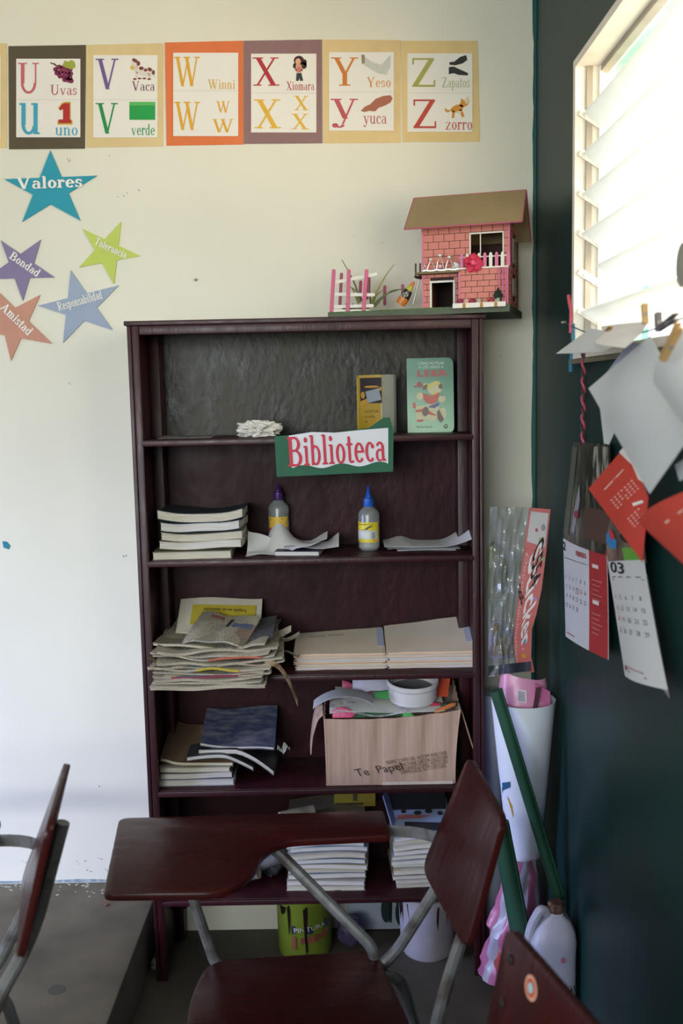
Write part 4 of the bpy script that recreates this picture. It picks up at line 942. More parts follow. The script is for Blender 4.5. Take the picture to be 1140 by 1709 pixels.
loose('paper_disc', 'pale lilac paper leaning at the back of box under the shelf', Pk4, m=ink('b3b2c6'), group='paper in the cardboard box')
# foam pieces
def foam(label, pts, y, z, hx_, th=.008, sparkle=False):
    mb = MB().prism([Vector((x, y + zz * .3, z + zz)) for x, zz in pts], (0, th, 0))
    m = mat('glitter_foam_' + hx_, hexc(hx_), rough=.45, c2=tuple(min(1, v * 1.8) for v in hexc(hx_)), cfac=(.5, .62), scale=260) if sparkle else mat('foam_' + hx_, hexc(hx_), rough=.7)
    return tag(mb.build('foam_piece', m, bevel=.001), label, 'craft foam', 'craft foam pieces in the box')
foam('magenta glitter foam crown at the back left of box', [(.535, .0), (.62, .0), (.625, .05), (.605, .03), (.592, .048), (.575, .02), (.555, .035), (.535, .04)], .15, zb + .03, '8a1f4c', .006, True)
foam('pink glitter foam piece on the left front rim of box', [(.508, .0), (.56, .0), (.575, .012), (.555, .022), (.53, .028), (.508, .018)], .028, zb + .003, 'b03a64', .006, True)
foam('dark green foam strip along the front rim of box', [(.56, .0), (.70, .002), (.71, .010), (.64, .013), (.56, .009)], .032, zb + .002, '1f4a2c')
foam('bright green foam strip at the right of front rim', [(.70, -.002), (.735, -.002), (.72, .012), (.70, .012)], .0315, zb + .003, '3fa04a')
foam('green foam leaf behind the white ring', [(.625, .0), (.69, -.006), (.71, .0), (.705, .014), (.66, .018), (.63, .014)], .10, zb + .035, '2f8a45')
foam('orange foam strip at the right rim of box', [(.79, .0), (.845, .02), (.848, .028), (.835, .027), (.785, .008)], .03, zb + .008, 'b5642c')
foam('red foam strip beside the white ring', [(.775, .0), (.81, .002), (.808, .012), (.78, .014)], .06, zb + .016, 'a82844')
foam('dark teal foam strip at the far right of box', [(.80, .0), (.86, .006), (.858, .018), (.81, .012)], .055, zb + .014, '1c4038')
# bundle of orange crepe
t = thing('crepe_bundle', 'pleated bundle of bright orange crepe paper with white edge', 'crepe paper', (.815, .13, zb))
o0 = Vector((.795, .115, zb + .03))
for k in range(9):
    x = o0.x + .0042 * k
    MB().prism([Vector((x, .115, o0.z)), Vector((x + .003, .115, o0.z)), Vector((x + .013, .128, o0.z + .052)), Vector((x + .010, .128, o0.z + .052))], (0, .008, 0)).build('pleat', mat('orange_crepe', hexc('d04a1c'), rough=.7), t)
MB().prism([Vector((.804, .124, o0.z + .0525)), Vector((.846, .124, o0.z + .0525)), Vector((.848, .126, o0.z + .061)), Vector((.806, .126, o0.z + .064))], (0, .012, 0)).build('white_edge', ink('c6c3d4'), t)
# white plastic ring (dish) on top
pc = at_y(689, 1175, .105)
rr = .0735
t = thing('white_dish', 'round white plastic dish with a grey inside, on top of the box', 'dish', (pc.x, .105, zb + .033))
MB().lathe([(rr * .9, 0), (rr * .93, .004), (rr * .94, .04), (rr, .046), (rr, .056), (rr * .96, .058), (rr * .93, .056), (rr * .86, .05), (rr * .82, .03), (rr * .8, .026)], (pc.x, .105, zb + .033), 40, Matrix.Rotation(R(8), 3, 'X')).build('dish_wall', mat('white_plastic', hexc('cfccd0'), rough=.35), t, smooth=True)
MB().lathe([(rr * .78, .0272), (rr * .78, .03)], (pc.x, .105, zb + .033), 40, Matrix.Rotation(R(8), 3, 'X')).build('dish_floor', ink('6a6a6e', .5), t, smooth=True)

# ---- lowest shelf
Z5 = SH[4]
random.seed(31)
pal = ['b9b4ab', '8d97a8', 'a9a49c', '6f7c92', 'c2bdb4', '8b8378', 'a89a7a', '7a8a6a']
def magstack(n, x0, x1, y0, total, word_, group, special=None):
    z = Z5
    for i in range(n):
        th = total / n; a = random.uniform(-.006, .006); b = random.uniform(-.008, .006)
        h0 = wob(i + 40, .003, 8); rot = random.uniform(-3, 3)
        hh = special if (special and i == n - 1) else pal[random.randrange(len(pal))]
        volume('magazine', '%s magazine in the %s' % (ordn(n - 1 - i, n), word_), 'magazine', x0 + a, x1 + a, y0 + b, y0 + .17 + b, z, th - .001, mat('magazine_cover_' + hh, hexc(hh), rough=.4), (M_pages2, M_pages)[i % 3 == 0], lambda x, y, h0=h0, i=i: h0(x, y) * .9 + .0011 * i * math.sin((x - x0) * 13), rot, group, ct=.001)
        z += th
    return z
za = magstack(13, .375, .595, .045, .195, 'tall lowest-shelf stack behind the chair', 'middle magazine stack')
zb2 = magstack(11, .668, .845, .045, .150, 'lowest-shelf stack beside the backrest', 'right magazine stack', '9aa0b4')
def Pz(u, v): return Vector((.672 + .16 * u, .05 + .12 * v, zb2 + .006 + .055 * v))
t = thing('magazine', 'blue and white magazine with dark dots, propped on the right-hand stack', 'magazine', (.75, .1, zb2), 'right magazine stack')
pg = MB().sheet(Pz, 8, 8, .005).build('cover', ink('8f9ec4', .4), t)
patch_on('cover_print', [ell(.2, .62, .05, .05), ell(.45, .58, .07, .06), ell(.65, .62, .07, .06), ell(.85, .56, .05, .06), [(.2, .12), (.85, .08), (.85, .3), (.2, .34)]], Pz, ink('23252c'), pg, .001)
patch_on('cover_print', [[(.05, .4), (.5, .42), (.7, .5), (.1, .54)]], Pz, ink('a5656a'), pg, .0014)
def Pz2(u, v): return Vector((.665 + .16 * u, .12 + .07 * v, zb2 + .05 + .075 * v))
tag(MB().sheet(Pz2, 6, 6, .006).build('magazine', mat('black_magazine', hexc('1c1c22'), rough=.4)), 'black magazine leaning at the back of the right-hand stack', 'magazine')
def Pz3(u, v): return Vector((.645 + .012 * u + .03 * (1 - v), .06 + .04 * u, Z5 + .15 + .115 * v))
tag(MB().sheet(Pz3, 3, 6, .003).build('leaflet', ink('7b8cb8', .4)), 'blue and white leaflet standing between the two magazine stacks', 'leaflet')
MB_ = MB().slab(.672, .83, .0435, .048, Z5 + .043, Z5 + .055, None, 2, 1); tag(MB_.build('yellow_booklet', ink('c9a528', .5)), 'yellow booklet edge low in the right-hand magazine stack', 'booklet')
t = thing('yellow_packet', 'dull yellow cardboard packet standing on the middle magazine stack', 'packet', (.56, .17, za))
MB().box(.505, .625, .15, .20, za + .002, za + .062).build('packet_body', mat('dark_yellow_card', hexc('8a7a1c'), rough=.6), t, bevel=.002)
MB().box(.56, .572, .1485, .15, za + .02, za + .062).build('dark_stripe', ink('4a3a1c'), t); MB().box(.508, .59, .1485, .15, za + .008, za + .014).build('dark_stripe', ink('3a2f18'), t)
# rolled newspapers and dark bundles at the left of the lowest shelf
for k, (x, y, z, L_, hx_, lab) in enumerate(((.22, .06, .27, .15, '8f8878', 'rolled newspaper poking out left on the lowest shelf'), (.28, .10, .285, .14, '6a6a70', 'grey rolled paper on the lowest shelf beside the rolled newspaper'), (.40, .07, .448, .10, 'a39a86', 'cream rolled paper lying on the middle magazine stack'))):
    t = thing('paper_roll', lab, 'paper roll', (x, y, Z5))
    mb = MB(); n = 26; pts = []
    ax = Vector((math.cos(.3 * k - .2), math.sin(.3 * k - .2), .0 if k == 2 else .35)).normalized()
    mb.tube([Vector((x, y, z)) + ax * (L_ * s_ / 5 - L_ / 2) for s_ in range(6)], [.017, .018, .019, .019, .018, .02], 14)
    mb.build('roll', mat('roll_' + hx_, hexc(hx_), rough=.8, c2=tuple(v * .6 for v in hexc(hx_)), scale=30), t, smooth=True)
bm = bmesh.new(); bmesh.ops.create_icosphere(bm, subdivisions=4, radius=1)
for v in bm.verts:
    n = v.co.normalized(); k = 1 + .25 * noise.noise(n * 2 + Vector((7, 1, 2))) + .12 * noise.noise(n * 6)
    v.co = Vector((n.x * k * .075, n.y * k * .06, max(-.062, n.z * k * .078)))
mb = MB().add([v.co + Vector((.125, .13, Z5 + .063)) for v in bm.verts], [tuple(v.index for v in f.verts) for f in bm.faces]); bm.free()
tag(mb.build('black_bag', mat('black_plastic_bag', hexc('15161c'), rough=.35), smooth=True), 'black plastic bag bundle in the dark left of the lowest shelf', 'bag')
bm = bmesh.new(); bmesh.ops.create_icosphere(bm, subdivisions=4, radius=1)
for v in bm.verts:
    n = v.co.normalized(); k = 1 + .3 * noise.noise(n * 2 + Vector((1, 5, 2))) + .2 * noise.noise(n * 6)
    v.co = Vector((n.x * k * .05, n.y * k * .04, max(-.05, n.z * k * .06)))
mb = MB().add([v.co + Vector((.315, .15, Z5 + .052)) for v in bm.verts], [tuple(v.index for v in f.verts) for f in bm.faces]); bm.free()
tag(mb.build('grey_bag', mat('grey_plastic_bag', hexc('3a3d42'), rough=.4), smooth=True), 'dark grey crumpled bag between black bag and magazines', 'bag')

# ---- on the floor beneath the bookcase
c = at_z(510, 1588, 0); c = Vector((.41, .155, 0))
t = thing('green_bucket', 'yellow-green paint bucket with a printed label and drips under the bookcase', 'bucket', c)
MB().lathe([(.074, 0), (.078, .01), (.081, .16), (.084, .165), (.084, .185), (.078, .187), (.074, .165), (.072, .05)], c, 32).build('bucket_body', mat('lime_plastic', hexc('76882a'), rough=.45, var=.1), t, smooth=True)
def PB_(u, v):
    a = R(-90 - 60 + 120 * u); return c + Vector((.0815 * math.cos(a), .0815 * math.sin(a), .01 + .14 * v))
patch_on('label_print', [[(.3, .55), (.62, .55), (.95, .62), (.95, .8), (.6, .72), (.3, .72)]], PB_, ink('24304a'), t, .001)
patch_on('label_print', [[(.45, .34), (.7, .36), (.98, .44), (.98, .58), (.68, .5), (.45, .48)], [(.3, .22), (.37, .22), (.37, .5), (.3, .5)]], PB_, ink('8a4a34'), t, .0014)
print_on('lettering', sans('PINTURA'), PB_, ink('c9c9c0'), t, (.34, .59), (.9, .66), .1, .002)
patch_on('paint_drip', [[(.22, 1.15), (.28, 1.15), (.27, .6), (.25, .5)], [(.5, 1.15), (.58, 1.15), (.56, .5), (.57, .2), (.54, .1), (.52, .5)], [(.05, 1.1), (.2, 1.1), (.16, .95), (.1, .9)]], PB_, ink('1a0d0d', .3), t, .0024)
c = Vector((.77, .14, 0))
t = thing('paint_bucket', 'white bucket streaked with dark red paint behind the chair backrest', 'bucket', c)
MB().lathe([(.072, 0), (.078, .012), (.084, .17), (.088, .172), (.088, .185), (.08, .186), (.077, .05)], c, 32).build('bucket_body', mat('dirty_white_plastic', hexc('a9a6ae'), rough=.5), t, smooth=True)
def PC_(u, v):
    a = R(-90 - 80 + 160 * u); r_ = .0735 + .0115 * v; return c + Vector((r_ * math.cos(a), r_ * math.sin(a), .008 + .165 * v))
patch_on('paint_drip', [[(.0, 1), (.12, 1), (.1, .3), (.04, .4)], [(.2, 1), (.62, 1), (.6, .2), (.5, 0), (.42, 0), (.38, .3), (.35, .0), (.3, .05), (.26, .4)], [(.7, 1), (.95, 1), (.9, .3), (.8, .1), (.76, .5)]], PC_, ink('2a0b0e', .25), t, .0012)
# poster sheet with dark plant silhouettes leaning on the wall below the shelf
def Pp(u, v): return Vector((.535 + .27 * u, .247 - .004 * (1 - v), .004 + .205 * v))
t = thing('wall_poster', 'white poster with dark green plant silhouettes leaning under the bookcase', 'poster', (.62, .25, 0))
pg = MB().sheet(Pp, 4, 4, .002).build('poster_sheet', ink('aab4c4'), t)
patch_on('silhouette', [ell(.22, .72, .10, .22), ell(.18, .5, .05, .08), ell(.58, .55, .10, .16), ell(.44, .3, .06, .2), ell(.60, .25, .06, .2), [(.50, .98), (.53, .98), (.5, .1), (.47, .1)], [(.66, .98), (.69, .98), (.72, .6), (.78, .55), (.76, .1), (.72, .1)]], Pp, ink('16302c'), pg, .001)
patch_on('blue_panel', [[(.84, .05), (1, .05), (1, .98), (.84, .98)]], Pp, ink('5c8090'), pg, .001)
bm = bmesh.new(); bmesh.ops.create_icosphere(bm, subdivisions=3, radius=1)
for v in bm.verts:
    n = v.co.normalized(); k = 1 + .25 * noise.noise(n * 2.2); v.co = Vector((n.x * k * .04, n.y * k * .03, max(-.04, n.z * k * .05)))
mb = MB().add([v.co + Vector((.545, .175, .041)) for v in bm.verts], [tuple(v.index for v in f.verts) for f in bm.faces]); bm.free()
tag(mb.build('purple_bag', mat('purple_plastic', hexc('54486a'), rough=.5), smooth=True), 'small purple bag beside the green bucket on the floor', 'bag')
bm = bmesh.new(); bmesh.ops.create_icosphere(bm, subdivisions=3, radius=1)
q = at_z(250, 1630, 0)
for v in bm.verts:
    n = v.co.normalized(); k = 1 + .5 * noise.noise(n * 4); v.co = Vector((n.x * k * .012, n.y * k * .012, max(-.02, n.z * k * .02)))
mb = MB().add([v.co + Vector((-.012, q.y + .03, .021)) for v in bm.verts], [tuple(v.index for v in f.verts) for f in bm.faces]); bm.free()
tag(mb.build('cobweb_clump', mat('dusty_fluff', hexc('8a8880'), rough=1, c2=hexc('4a463f'), scale=90)), 'clump of grey cobweb dust beside the left bookcase leg', 'dust')

# ================================================================ DOLLHOUSE DIORAMA ON TOP OF THE BOOKCASE
TH = R(16); DO = Vector((.975, -.045, 0)); EX = Vector((math.cos(TH), -math.sin(TH), 0)); EY = Vector((math.sin(TH), math.cos(TH), 0))
def D3(s, y, z): return DO + EX * s + EY * y + Vector((0, 0, z))
ZT = BH; ZB = BH + .018
M_brick = mat('pink_foam_brick', hexc('c97f74'), rough=.75, var=.1, scale=40)
M_joint = mat('dark_marker_joint', hexc('3a2524'), rough=.9)
M_pink = mat('pink_craft_stick', hexc('c45c80'), rough=.6, var=.06)
M_hot = mat('bright_pink_paper', hexc('cf6f98'), rough=.6)
M_wst = mat('white_craft_stick', hexc('dcd8cf'), rough=.6, var=.04)
M_tan = mat('tan_roof_card', hexc('94805e'), rough=.75, var=.08, scale=14)
dh = thing('dollhouse', 'pink brick paper dollhouse with tan roof and garden on top of bookcase', 'dollhouse', D3(-.22, .12, ZT))
def dbox(name, s0, s1, y0, y1, z0, z1, m, parent=None):
    mb = MB(); vs = [D3(s, y, z) for z in (z0, z1) for y in (y0, y1) for s in (s0, s1)]
    mb.add(vs, [(0, 2, 3, 1), (4, 5, 7, 6), (0, 1, 5, 4), (2, 6, 7, 3), (0, 4, 6, 2), (1, 3, 7, 5)])
    return mb.build(name, m, parent or dh)
base = [(-.475, .002), (.006, -.004), (.006, .285), (-.25, .215), (-.475, .155)]
MB().prism([D3(s, y, ZT + .001) for s, y in base], (0, 0, .015)).build('base_board', mat('grey_base_card', hexc('56604e'), rough=.8), dh)
MB().prism([D3(s, y, ZT + .016) for s, y in base], (0, 0, .003)).build('turf', mat('green_turf', hexc('3f5a35'), rough=.9, c2=hexc('5f7a4a'), scale=120), dh)
zf = ZT + .019
W0, W1 = -.222, 0.0; SP = -.122; ZM, ZU = ZT + .113, ZT + .225
def bricks(parent, s0, s1, z0, z1, yf, n, rows, skip=(), face='front', seed=0):
    random.seed(seed); hh = (z1 - z0) / rows; ww = (s1 - s0) / n
    for r_ in range(rows):
        off = (r_ % 2) * .5
        edges = [s0] + [s0 + ww * (k + 1 - off) for k in range(n)] + ([s1] if off else [])
        for a, b in zip(edges, edges[1:]):
            if b - a < ww * .15: continue
            za, zb_ = z0 + r_ * hh + .0007, z0 + (r_ + 1) * hh - .0007
            if any(a < q1 - .002 and b > q0 + .002 and za < q3 - .002 and zb_ > q2 + .002 for q0, q1, q2, q3 in skip):
                cut = [(q0, q1) for q0, q1, q2, q3 in skip if a < q1 and b > q0 and za < q3 and zb_ > q2]
                q0, q1 = cut[0]
                if a < q0 - .006: b = q0
                elif b > q1 + .006: a = q1
                else: continue
            if face == 'front': o = dbox('brick', a + .0007, b - .0007, yf - .0022, yf, za, zb_, M_brick, parent)
            else: o = dbox('brick', yf, yf + .0022, a + .0007, b - .0007, za, zb_, M_brick, parent)
# upper storey wall (set back) with the window opening
wz0, wz1 = ZM + .022, ZU - .022
def wallfr(name, s0, s1, z0, z1, y, hole):
    h0, h1, h2, h3 = hole; mb = MB()
    for a, b, c, d in ((s0, h0, z0, z1), (h1, s1, z0, z1), (h0, h1, z0, h2), (h0, h1, h3, z1)):
        if b - a > 1e-4 and d - c > 1e-4:
            mb.add([D3(s, yy, z) for z in (c, d) for yy in (y, y + .004) for s in (a, b)], [(0, 2, 3, 1), (4, 5, 7, 6), (0, 1, 5, 4), (2, 6, 7, 3), (0, 4, 6, 2), (1, 3, 7, 5)])
    return mb.build(name, M_joint, dh)
hol = (-.098, -.012, ZM + .0, ZU - .022)
up = wallfr('upper_wall', W0, W1, ZM, ZU, .032, hol)
bricks(up, W0, W1, ZM, ZU, .0318, 8, 6, [hol], seed=1)
door = (-.200, -.142, zf, zf + .067)
lw = wallfr('door_wall', W0, SP, zf, ZM, .032, door)
bricks(lw, W0, SP, zf, ZM, .0318, 5, 6, [door], seed=2)
bw = dbox('bay_wall', SP, W1, .003, .0315, zf, ZM - .002, M_joint)
bricks(bw, SP, W1, zf + .004, ZM - .002, .0028, 4, 6, seed=3)
rw = dbox('side_wall', W1 - .004, W1, .034, .235, zf, ZU, M_joint)
bricks(rw, .036, .232, zf, ZU, W1 + .0002, 4, 12, [(.10, .17, zf + .03, zf + .075), (.10, .17, ZM + .02, ZU - .03)], face='side', seed=4)
dbox('side_wall', W0, W0 + .004, .034, .20, zf, ZU, M_brick)
dbox('back_wall', W0 + .004, W1 - .004, .20, .204, zf, ZU, M_joint)
dbox('upper_floor', W0 + .004, W1 - .004, .036, .2, ZM, ZM + .003, M_joint)
for z0, z1 in ((zf + .03, zf + .075), (ZM + .02, ZU - .03)):
    f = dbox('side_window', W1 + .0005, W1 + .0035, .10, .17, z0, z1, M_wst); dbox('pane', W1 + .0035, W1 + .0042, .108, .162, z0 + .006, z1 - .006, ink('1b1b1e', .2), f)
# window frame, door frame
for a in ((-.100, -.012, wz1 - .002, wz1 + .002), (-.100, -.0965, ZM + .004, wz1), (-.0155, -.012, ZM + .004, wz1), (-.073, -.0705, ZM + .004, wz1)):
    dbox('window_frame', a[0], a[1], .027, .0315, a[2], a[3], M_wst)
for a in ((-.204, -.138, zf + .065, zf + .070), (-.204, -.199, zf, zf + .066), (-.143, -.138, zf, zf + .066)):
    dbox('door_frame', a[0], a[1], .027, .0315, a[2], a[3], M_wst)
# corner trims
for s, y in ((W0 - .003, .029), (SP - .0015, -.001), (W1 - .0015, -.001)): dbox('corner_strip', s, s + .004, y, y + .004, zf, ZU if s < -.2 else ZM, M_hot)
dbox('corner_strip', W1 - .002, W1 + .003, .028, .033, ZM, ZU, M_hot)
for s in (-.022, -.013, -.004): MB().tube([D3(s, -.006, zf - .004), D3(s + .002, -.004, ZM * .5 + zf * .5), D3(s + .001, -.005, ZM - .002)], .0018, 6).build('ribbon', M_hot, dh)
# awning over the door
dbox('awning', W0 - .012, SP + .004, -.004, .031, ZM - .008, ZM - .003, mat('brown_awning_card', hexc('7a6a4e'), rough=.8))
# balcony pickets and planter
for k in range(9):
    s = SP + .002 + k * .0148; m = (M_pink, M_wst)[k % 2] if k < 8 else M_pink
    pts = [D3(s + x * .0085, -.002, ZM + .002 + z) for x, z in ((0, 0), (1, 0), (1, .028), (.85, .033), (.5, .0355), (.15, .033), (0, .028))]
    MB().prism(pts, EY * .002).build('picket', m if m is not M_pink else M_hot, dh)
dbox('balcony_rail', SP, W1 + .002, -.0005, .0012, ZM + .026, ZM + .0285, M_wst)
dbox('balcony_floor', SP - .002, W1 + .003, -.003, .032, ZM - .002, ZM + .002, M_wst)
dbox('planter', SP - .014, W1 - .002, -.022, -.006, zf - .006, zf + .006, M_wst)
for s in (-.11, -.066, -.03): dbox('planter_clasp', s, s + .007, -.0235, -.022, zf - .006, zf + .005, ink('a87c3a'))
random.seed(6)
def blob(name, c, r_, m, parent, sq=(1, 1, 1), f=3.0, amp=.3, sub=2):
    bm = bmesh.new(); bmesh.ops.create_icosphere(bm, subdivisions=sub, radius=1)
    vs = [Vector(c) + Vector((v.co.x * sq[0], v.co.y * sq[1], v.co.z * sq[2])) * r_ * (1 + amp * noise.noise(v.co * f + Vector(c) * 40)) for v in bm.verts]
    fs = [tuple(v.index for v in q.verts) for q in bm.faces]; bm.free()
    return MB().add(vs, fs).build(name, m, parent, smooth=True)
for k, hx_ in enumerate(('8f2f56', 'c99a8c', '8c2a48', 'b9b09c', 'c48f86', 'a52a3a', '9aa08c')):
    blob('planter_flower', D3(-.118 + k * .0158, -.014, zf + .010), .0075, ink(hx_), dh, f=5, amp=.5)
blob('planter_bush', D3(-.022, -.012, zf + .020), .013, mat('dark_fir', hexc('1e2e26'), rough=.9), dh, (.8, .6, 1.2), 7, .7, 3)
# large red flower on the balcony
fl = blob('flower', D3(-.085, -.012, ZM + .012), .009, ink('e04a72', .5), dh, f=8, amp=.6)
for k in range(9):
    a = 2 * math.pi * k / 9; rr_ = .0135 if k % 2 else .0155
    c_ = D3(-.085 + rr_ * math.cos(a), -.009 + .004 * (k % 2), ZM + .012 + rr_ * math.sin(a))
    blob('petal', c_, .0095, mat('crimson_cloth_petal', hexc('c01644'), rough=.6, var=.2), fl, (1, .35, 1), 6, .45)
# roof: two sloping cards with pink edging
RS0, RS1 = -.256, .040; EZ, RZ = ZU - .012, ZU + .080
roofF = [D3(RS0, -.034, EZ), D3(RS1, -.034, EZ), D3(RS1 + .0, .062, RZ), D3(RS0 + .006, .062, RZ)]
roofB = [D3(RS0 + .006, .062, RZ), D3(RS1, .062, RZ), D3(RS1, .185, EZ - .018), D3(W0 + .03, .175, EZ - .018)]
MB().prism(roofF, (0, 0, .004)).build('front_roof', M_tan, dh); MB().prism(roofB, (0, 0, .004)).build('back_roof', M_tan, dh)
for a, b in ((roofF[0], roofF[1]), (roofF[3], roofF[2]), (roofF[0], roofF[3]), (roofF[1], roofF[2]), (roofB[1], roofB[2])):
    MB().tube([a + Vector((0, 0, .002)), b + Vector((0, 0, .002))], .0022, 6).build('roof_edging', ink('a8566a'), dh)
MB().prism([D3(W1 - .003, .033, ZU), D3(W1 - .003, .15, ZU), D3(W1 - .003, .07, RZ - .012)], EX * .003).build('gable', ink('8a5a5c'), dh)
# garden fence, low posts and grass blades
def stick(name, a, b, w_, m, th=.002):
    a, b = Vector(a), Vector(b); d = (b - a); L_ = d.length; d.normalize(); sd = d.cross(EY).normalized() * (w_ / 2)
    pts = []
    for k in range(7): 
        q = math.pi * (k / 6); pts.append(b - d * w_ / 2 + sd * math.cos(q) + d * (w_ / 2) * math.sin(q))
    for k in range(7):
        q = math.pi * (k / 6); pts.append(a + d * w_ / 2 - sd * math.cos(q) - d * (w_ / 2) * math.sin(q))
    return MB().prism(pts, EY * th).build(name, m, dh)
def gpt(px, py, y):   # point on a plane y (garden frame) seen at that pixel
    n = EY; o = D3(0, y, 0); d = ray(px, py); return CAM + d * ((o - CAM).dot(n) / d.dot(n))
for x0, y0, x1, y1 in ((552.5, 523, 557, 449), (580, 523, 582, 449), (606, 523, 612, 449)): stick('fence_post', gpt(x0, y0, .004), gpt(x1, y1, .004), .0098, M_pink, .003)
for x0, y0, x1, y1 in ((555, 472, 630, 457), (555, 491, 626, 492), (553, 512, 624, 510), (554, 519, 618, 519)): stick('fence_rail', gpt(x0, y0, .0085), gpt(x1, y1, .0085), .0085, M_wst)
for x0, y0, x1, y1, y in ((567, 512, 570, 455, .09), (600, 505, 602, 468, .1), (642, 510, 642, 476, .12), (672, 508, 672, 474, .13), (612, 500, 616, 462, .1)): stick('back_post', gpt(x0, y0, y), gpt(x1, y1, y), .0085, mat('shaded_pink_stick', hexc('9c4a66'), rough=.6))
random.seed(12)
blades = [[(600, 505), (595, 480), (583, 455), (570, 433)], [(619, 508), (617, 490), (618, 465)], [(620, 503), (632, 480), (645, 458), (658, 441)], [(625, 512), (640, 495), (655, 484), (680, 482)], [(622, 512), (632, 500), (645, 490), (668, 483)], [(598, 505), (590, 485), (585, 478)], [(604, 502), (600, 490), (588, 480)], [(606, 505), (612, 485), (614, 470)], [(620, 512), (628, 492), (640, 484)]]
for k, bl in enumerate(blades):
    mb = MB(); pts = [gpt(x, y, .04 + .004 * k) for x, y in bl]; n_ = 8; cur = []
    for i in range(n_ + 1):
        t_i = i / n_ * (len(pts) - 1); a = min(int(t_i), len(pts) - 2); cur.append(pts[a].lerp(pts[a + 1], t_i - a))
    mb.tube(cur, [.0026 * (1 - .85 * i / n_) + .0004 for i in range(n_ + 1)], 6)
    mb.build('grass_blade', mat('grass_%d' % (k % 3), hexc(('5f6a38', '48563a', '8a8a42')[k % 3]), rough=.6), dh, smooth=True)
for k in range(9): blob('garden_plant', D3(-.44 + .0085 * k, .03, zf + .006 + .006 * (k % 2)), .007, ink(('2f6a4a', '356a3c', '7a7a4a')[k % 3]), dh, (.6, .6, 1.6), 6, .5)
# tiara resting on the awning
t = thing('toy_tiara', 'silver and pink toy tiara with beads on the dollhouse awning', 'tiara', D3(-.17, .012, ZM - .003))
M_sil = mat('silver_plastic', hexc('cfcac6'), rough=.25, metal=.4)
za_ = ZM - .003
MB().tube([D3(-.218 + .0095 * k, .004, za_ + .003 + .0012 * math.sin(k * 2)) for k in range(11)], .0028, 6).build('band', M_sil, t, smooth=True)
for (s, h_, r_) in ((-.212, .016, .003), (-.196, .030, .0045), (-.172, .040, .0055), (-.148, .034, .0055), (-.134, .018, .004)):
    MB().tube([D3(s - .010, .004, za_ + .004), D3(s - .007, .004, za_ + h_ * .5), D3(s, .004, za_ + h_), D3(s + .007, .004, za_ + h_ * .5), D3(s + .010, .004, za_ + .004)], .0011, 5).build('loop', M_sil, t, smooth=True)
    blob('bead', D3(s, .002, za_ + h_), r_, M_sil, t, amp=.15)
blob('bead', D3(-.172, .0, za_ + .012), .006, ink('c9a0a8', .3), t, amp=.3); blob('bead', D3(-.13, .006, za_ + .012), .008, ink('c9cbc6', .4), t, amp=.5)
# little balcony at the left side
dbox('side_balcony', W0 - .028, W0 - .001, .05, .10, ZM - .010, ZM - .006, M_joint)
for s in (-.026, -.014): dbox('balcony_bar', W0 + s, W0 + s + .004, .05, .054, ZM - .006, ZM + .026, ink('4a3f36'))
# painted snack bottle lying against the house
t = thing('toy_figure', 'small orange and black painted bottle figure leaning in the dollhouse garden', 'toy', D3(-.27, .03, zf))
a_, b_ = gpt(668, 508, .03), gpt(691, 470, .03); ax = (b_ - a_).normalized()
for f0, f1, r0, r1, hx_, nm in ((0, .3, .013, .014, 'c0702a', 'bottle_base'), (.3, .62, .014, .011, '1c1a18', 'bottle_body'), (.62, .8, .0085, .006, 'a9a82c', 'bottle_neck'), (.8, 1, .006, .003, 'c8702c', 'bottle_tip')):
    MB().tube([a_.lerp(b_, f0), a_.lerp(b_, (f0 + f1) / 2), a_.lerp(b_, f1)], [r0, (r0 + r1) / 2 + .0006, r1], 14).build(nm, ink(hx_, .35), t, smooth=True)
Pq = lambda u, v: gpt(u, -v, .0135)
print_on('lettering', sans('105'), Pq, ink('c9c6ba'), t, (668, -497), (682, -494), 8, .0004)
tag(MB().tube([gpt(689, 508, .024), gpt(694, 488, .024), gpt(699, 466, .024)], [.0035, .003, .0045], 10).build('silver_wand', mat('silver_wand_plastic', hexc('b3b1ac'), rough=.3, metal=.3), smooth=True), 'thin silver stick leaning against the left corner of dollhouse', 'stick')

# ================================================================ CORNER RIGHT OF THE BOOKCASE
# tall white paper roll, wide at the top
tp0, tp1 = at_y(822, 1172, -.10), at_y(931, 1172, -.10)
tc_ = Vector(((tp0.x + tp1.x) / 2, -.075, tp0.z)); rt_ = (tp1.x - tp0.x) / 2
bt = Vector((at_y(876, 1400, -.03).x, -.02, .36))
def Proll(u, v):
    a = 2 * math.pi * (u * 1.12 + .30); c = bt.lerp(tc_, v); r_ = (.042 + (rt_ - .042) * v ** .9 if v > 0 else .042) * (1 - .05 * (u > 1) - .04 * u)
    return c + Vector((r_ * math.cos(a), min(r_, .14) * math.sin(a), 0))
t = thing('white_paper_roll', 'tall cone of rolled white paper standing in the green corner', 'paper roll', (bt.x, bt.y, 0.36))
MB().sheet(Proll, 48, 10, .0012).build('rolled_sheet', mat('white_bond_paper', hexc('dde2f0'), rough=.7, var=.03), t, smooth=True)
wr_ = t
def roll_print(name, pts, hx_, k=0):
    uv = [find_uv(Proll, x, y, .0, 1.0) for x, y in pts]
    return patch_on(name, [uv], Proll, ink(hx_, .5), wr_, .0012 + .0006 * k)
roll_print('blue_print', [(826, 1286), (832, 1290), (838, 1304), (840, 1320), (835, 1334), (828, 1326)], '1f5a80')
roll_print('blue_print', [(839, 1306), (852, 1304), (852, 1314), (840, 1319)], '1f5a80', 1)
roll_print('yellow_print', [(834, 1332), (848, 1329), (855, 1345), (857, 1362), (846, 1373), (839, 1360), (842, 1350)], 'c09020')
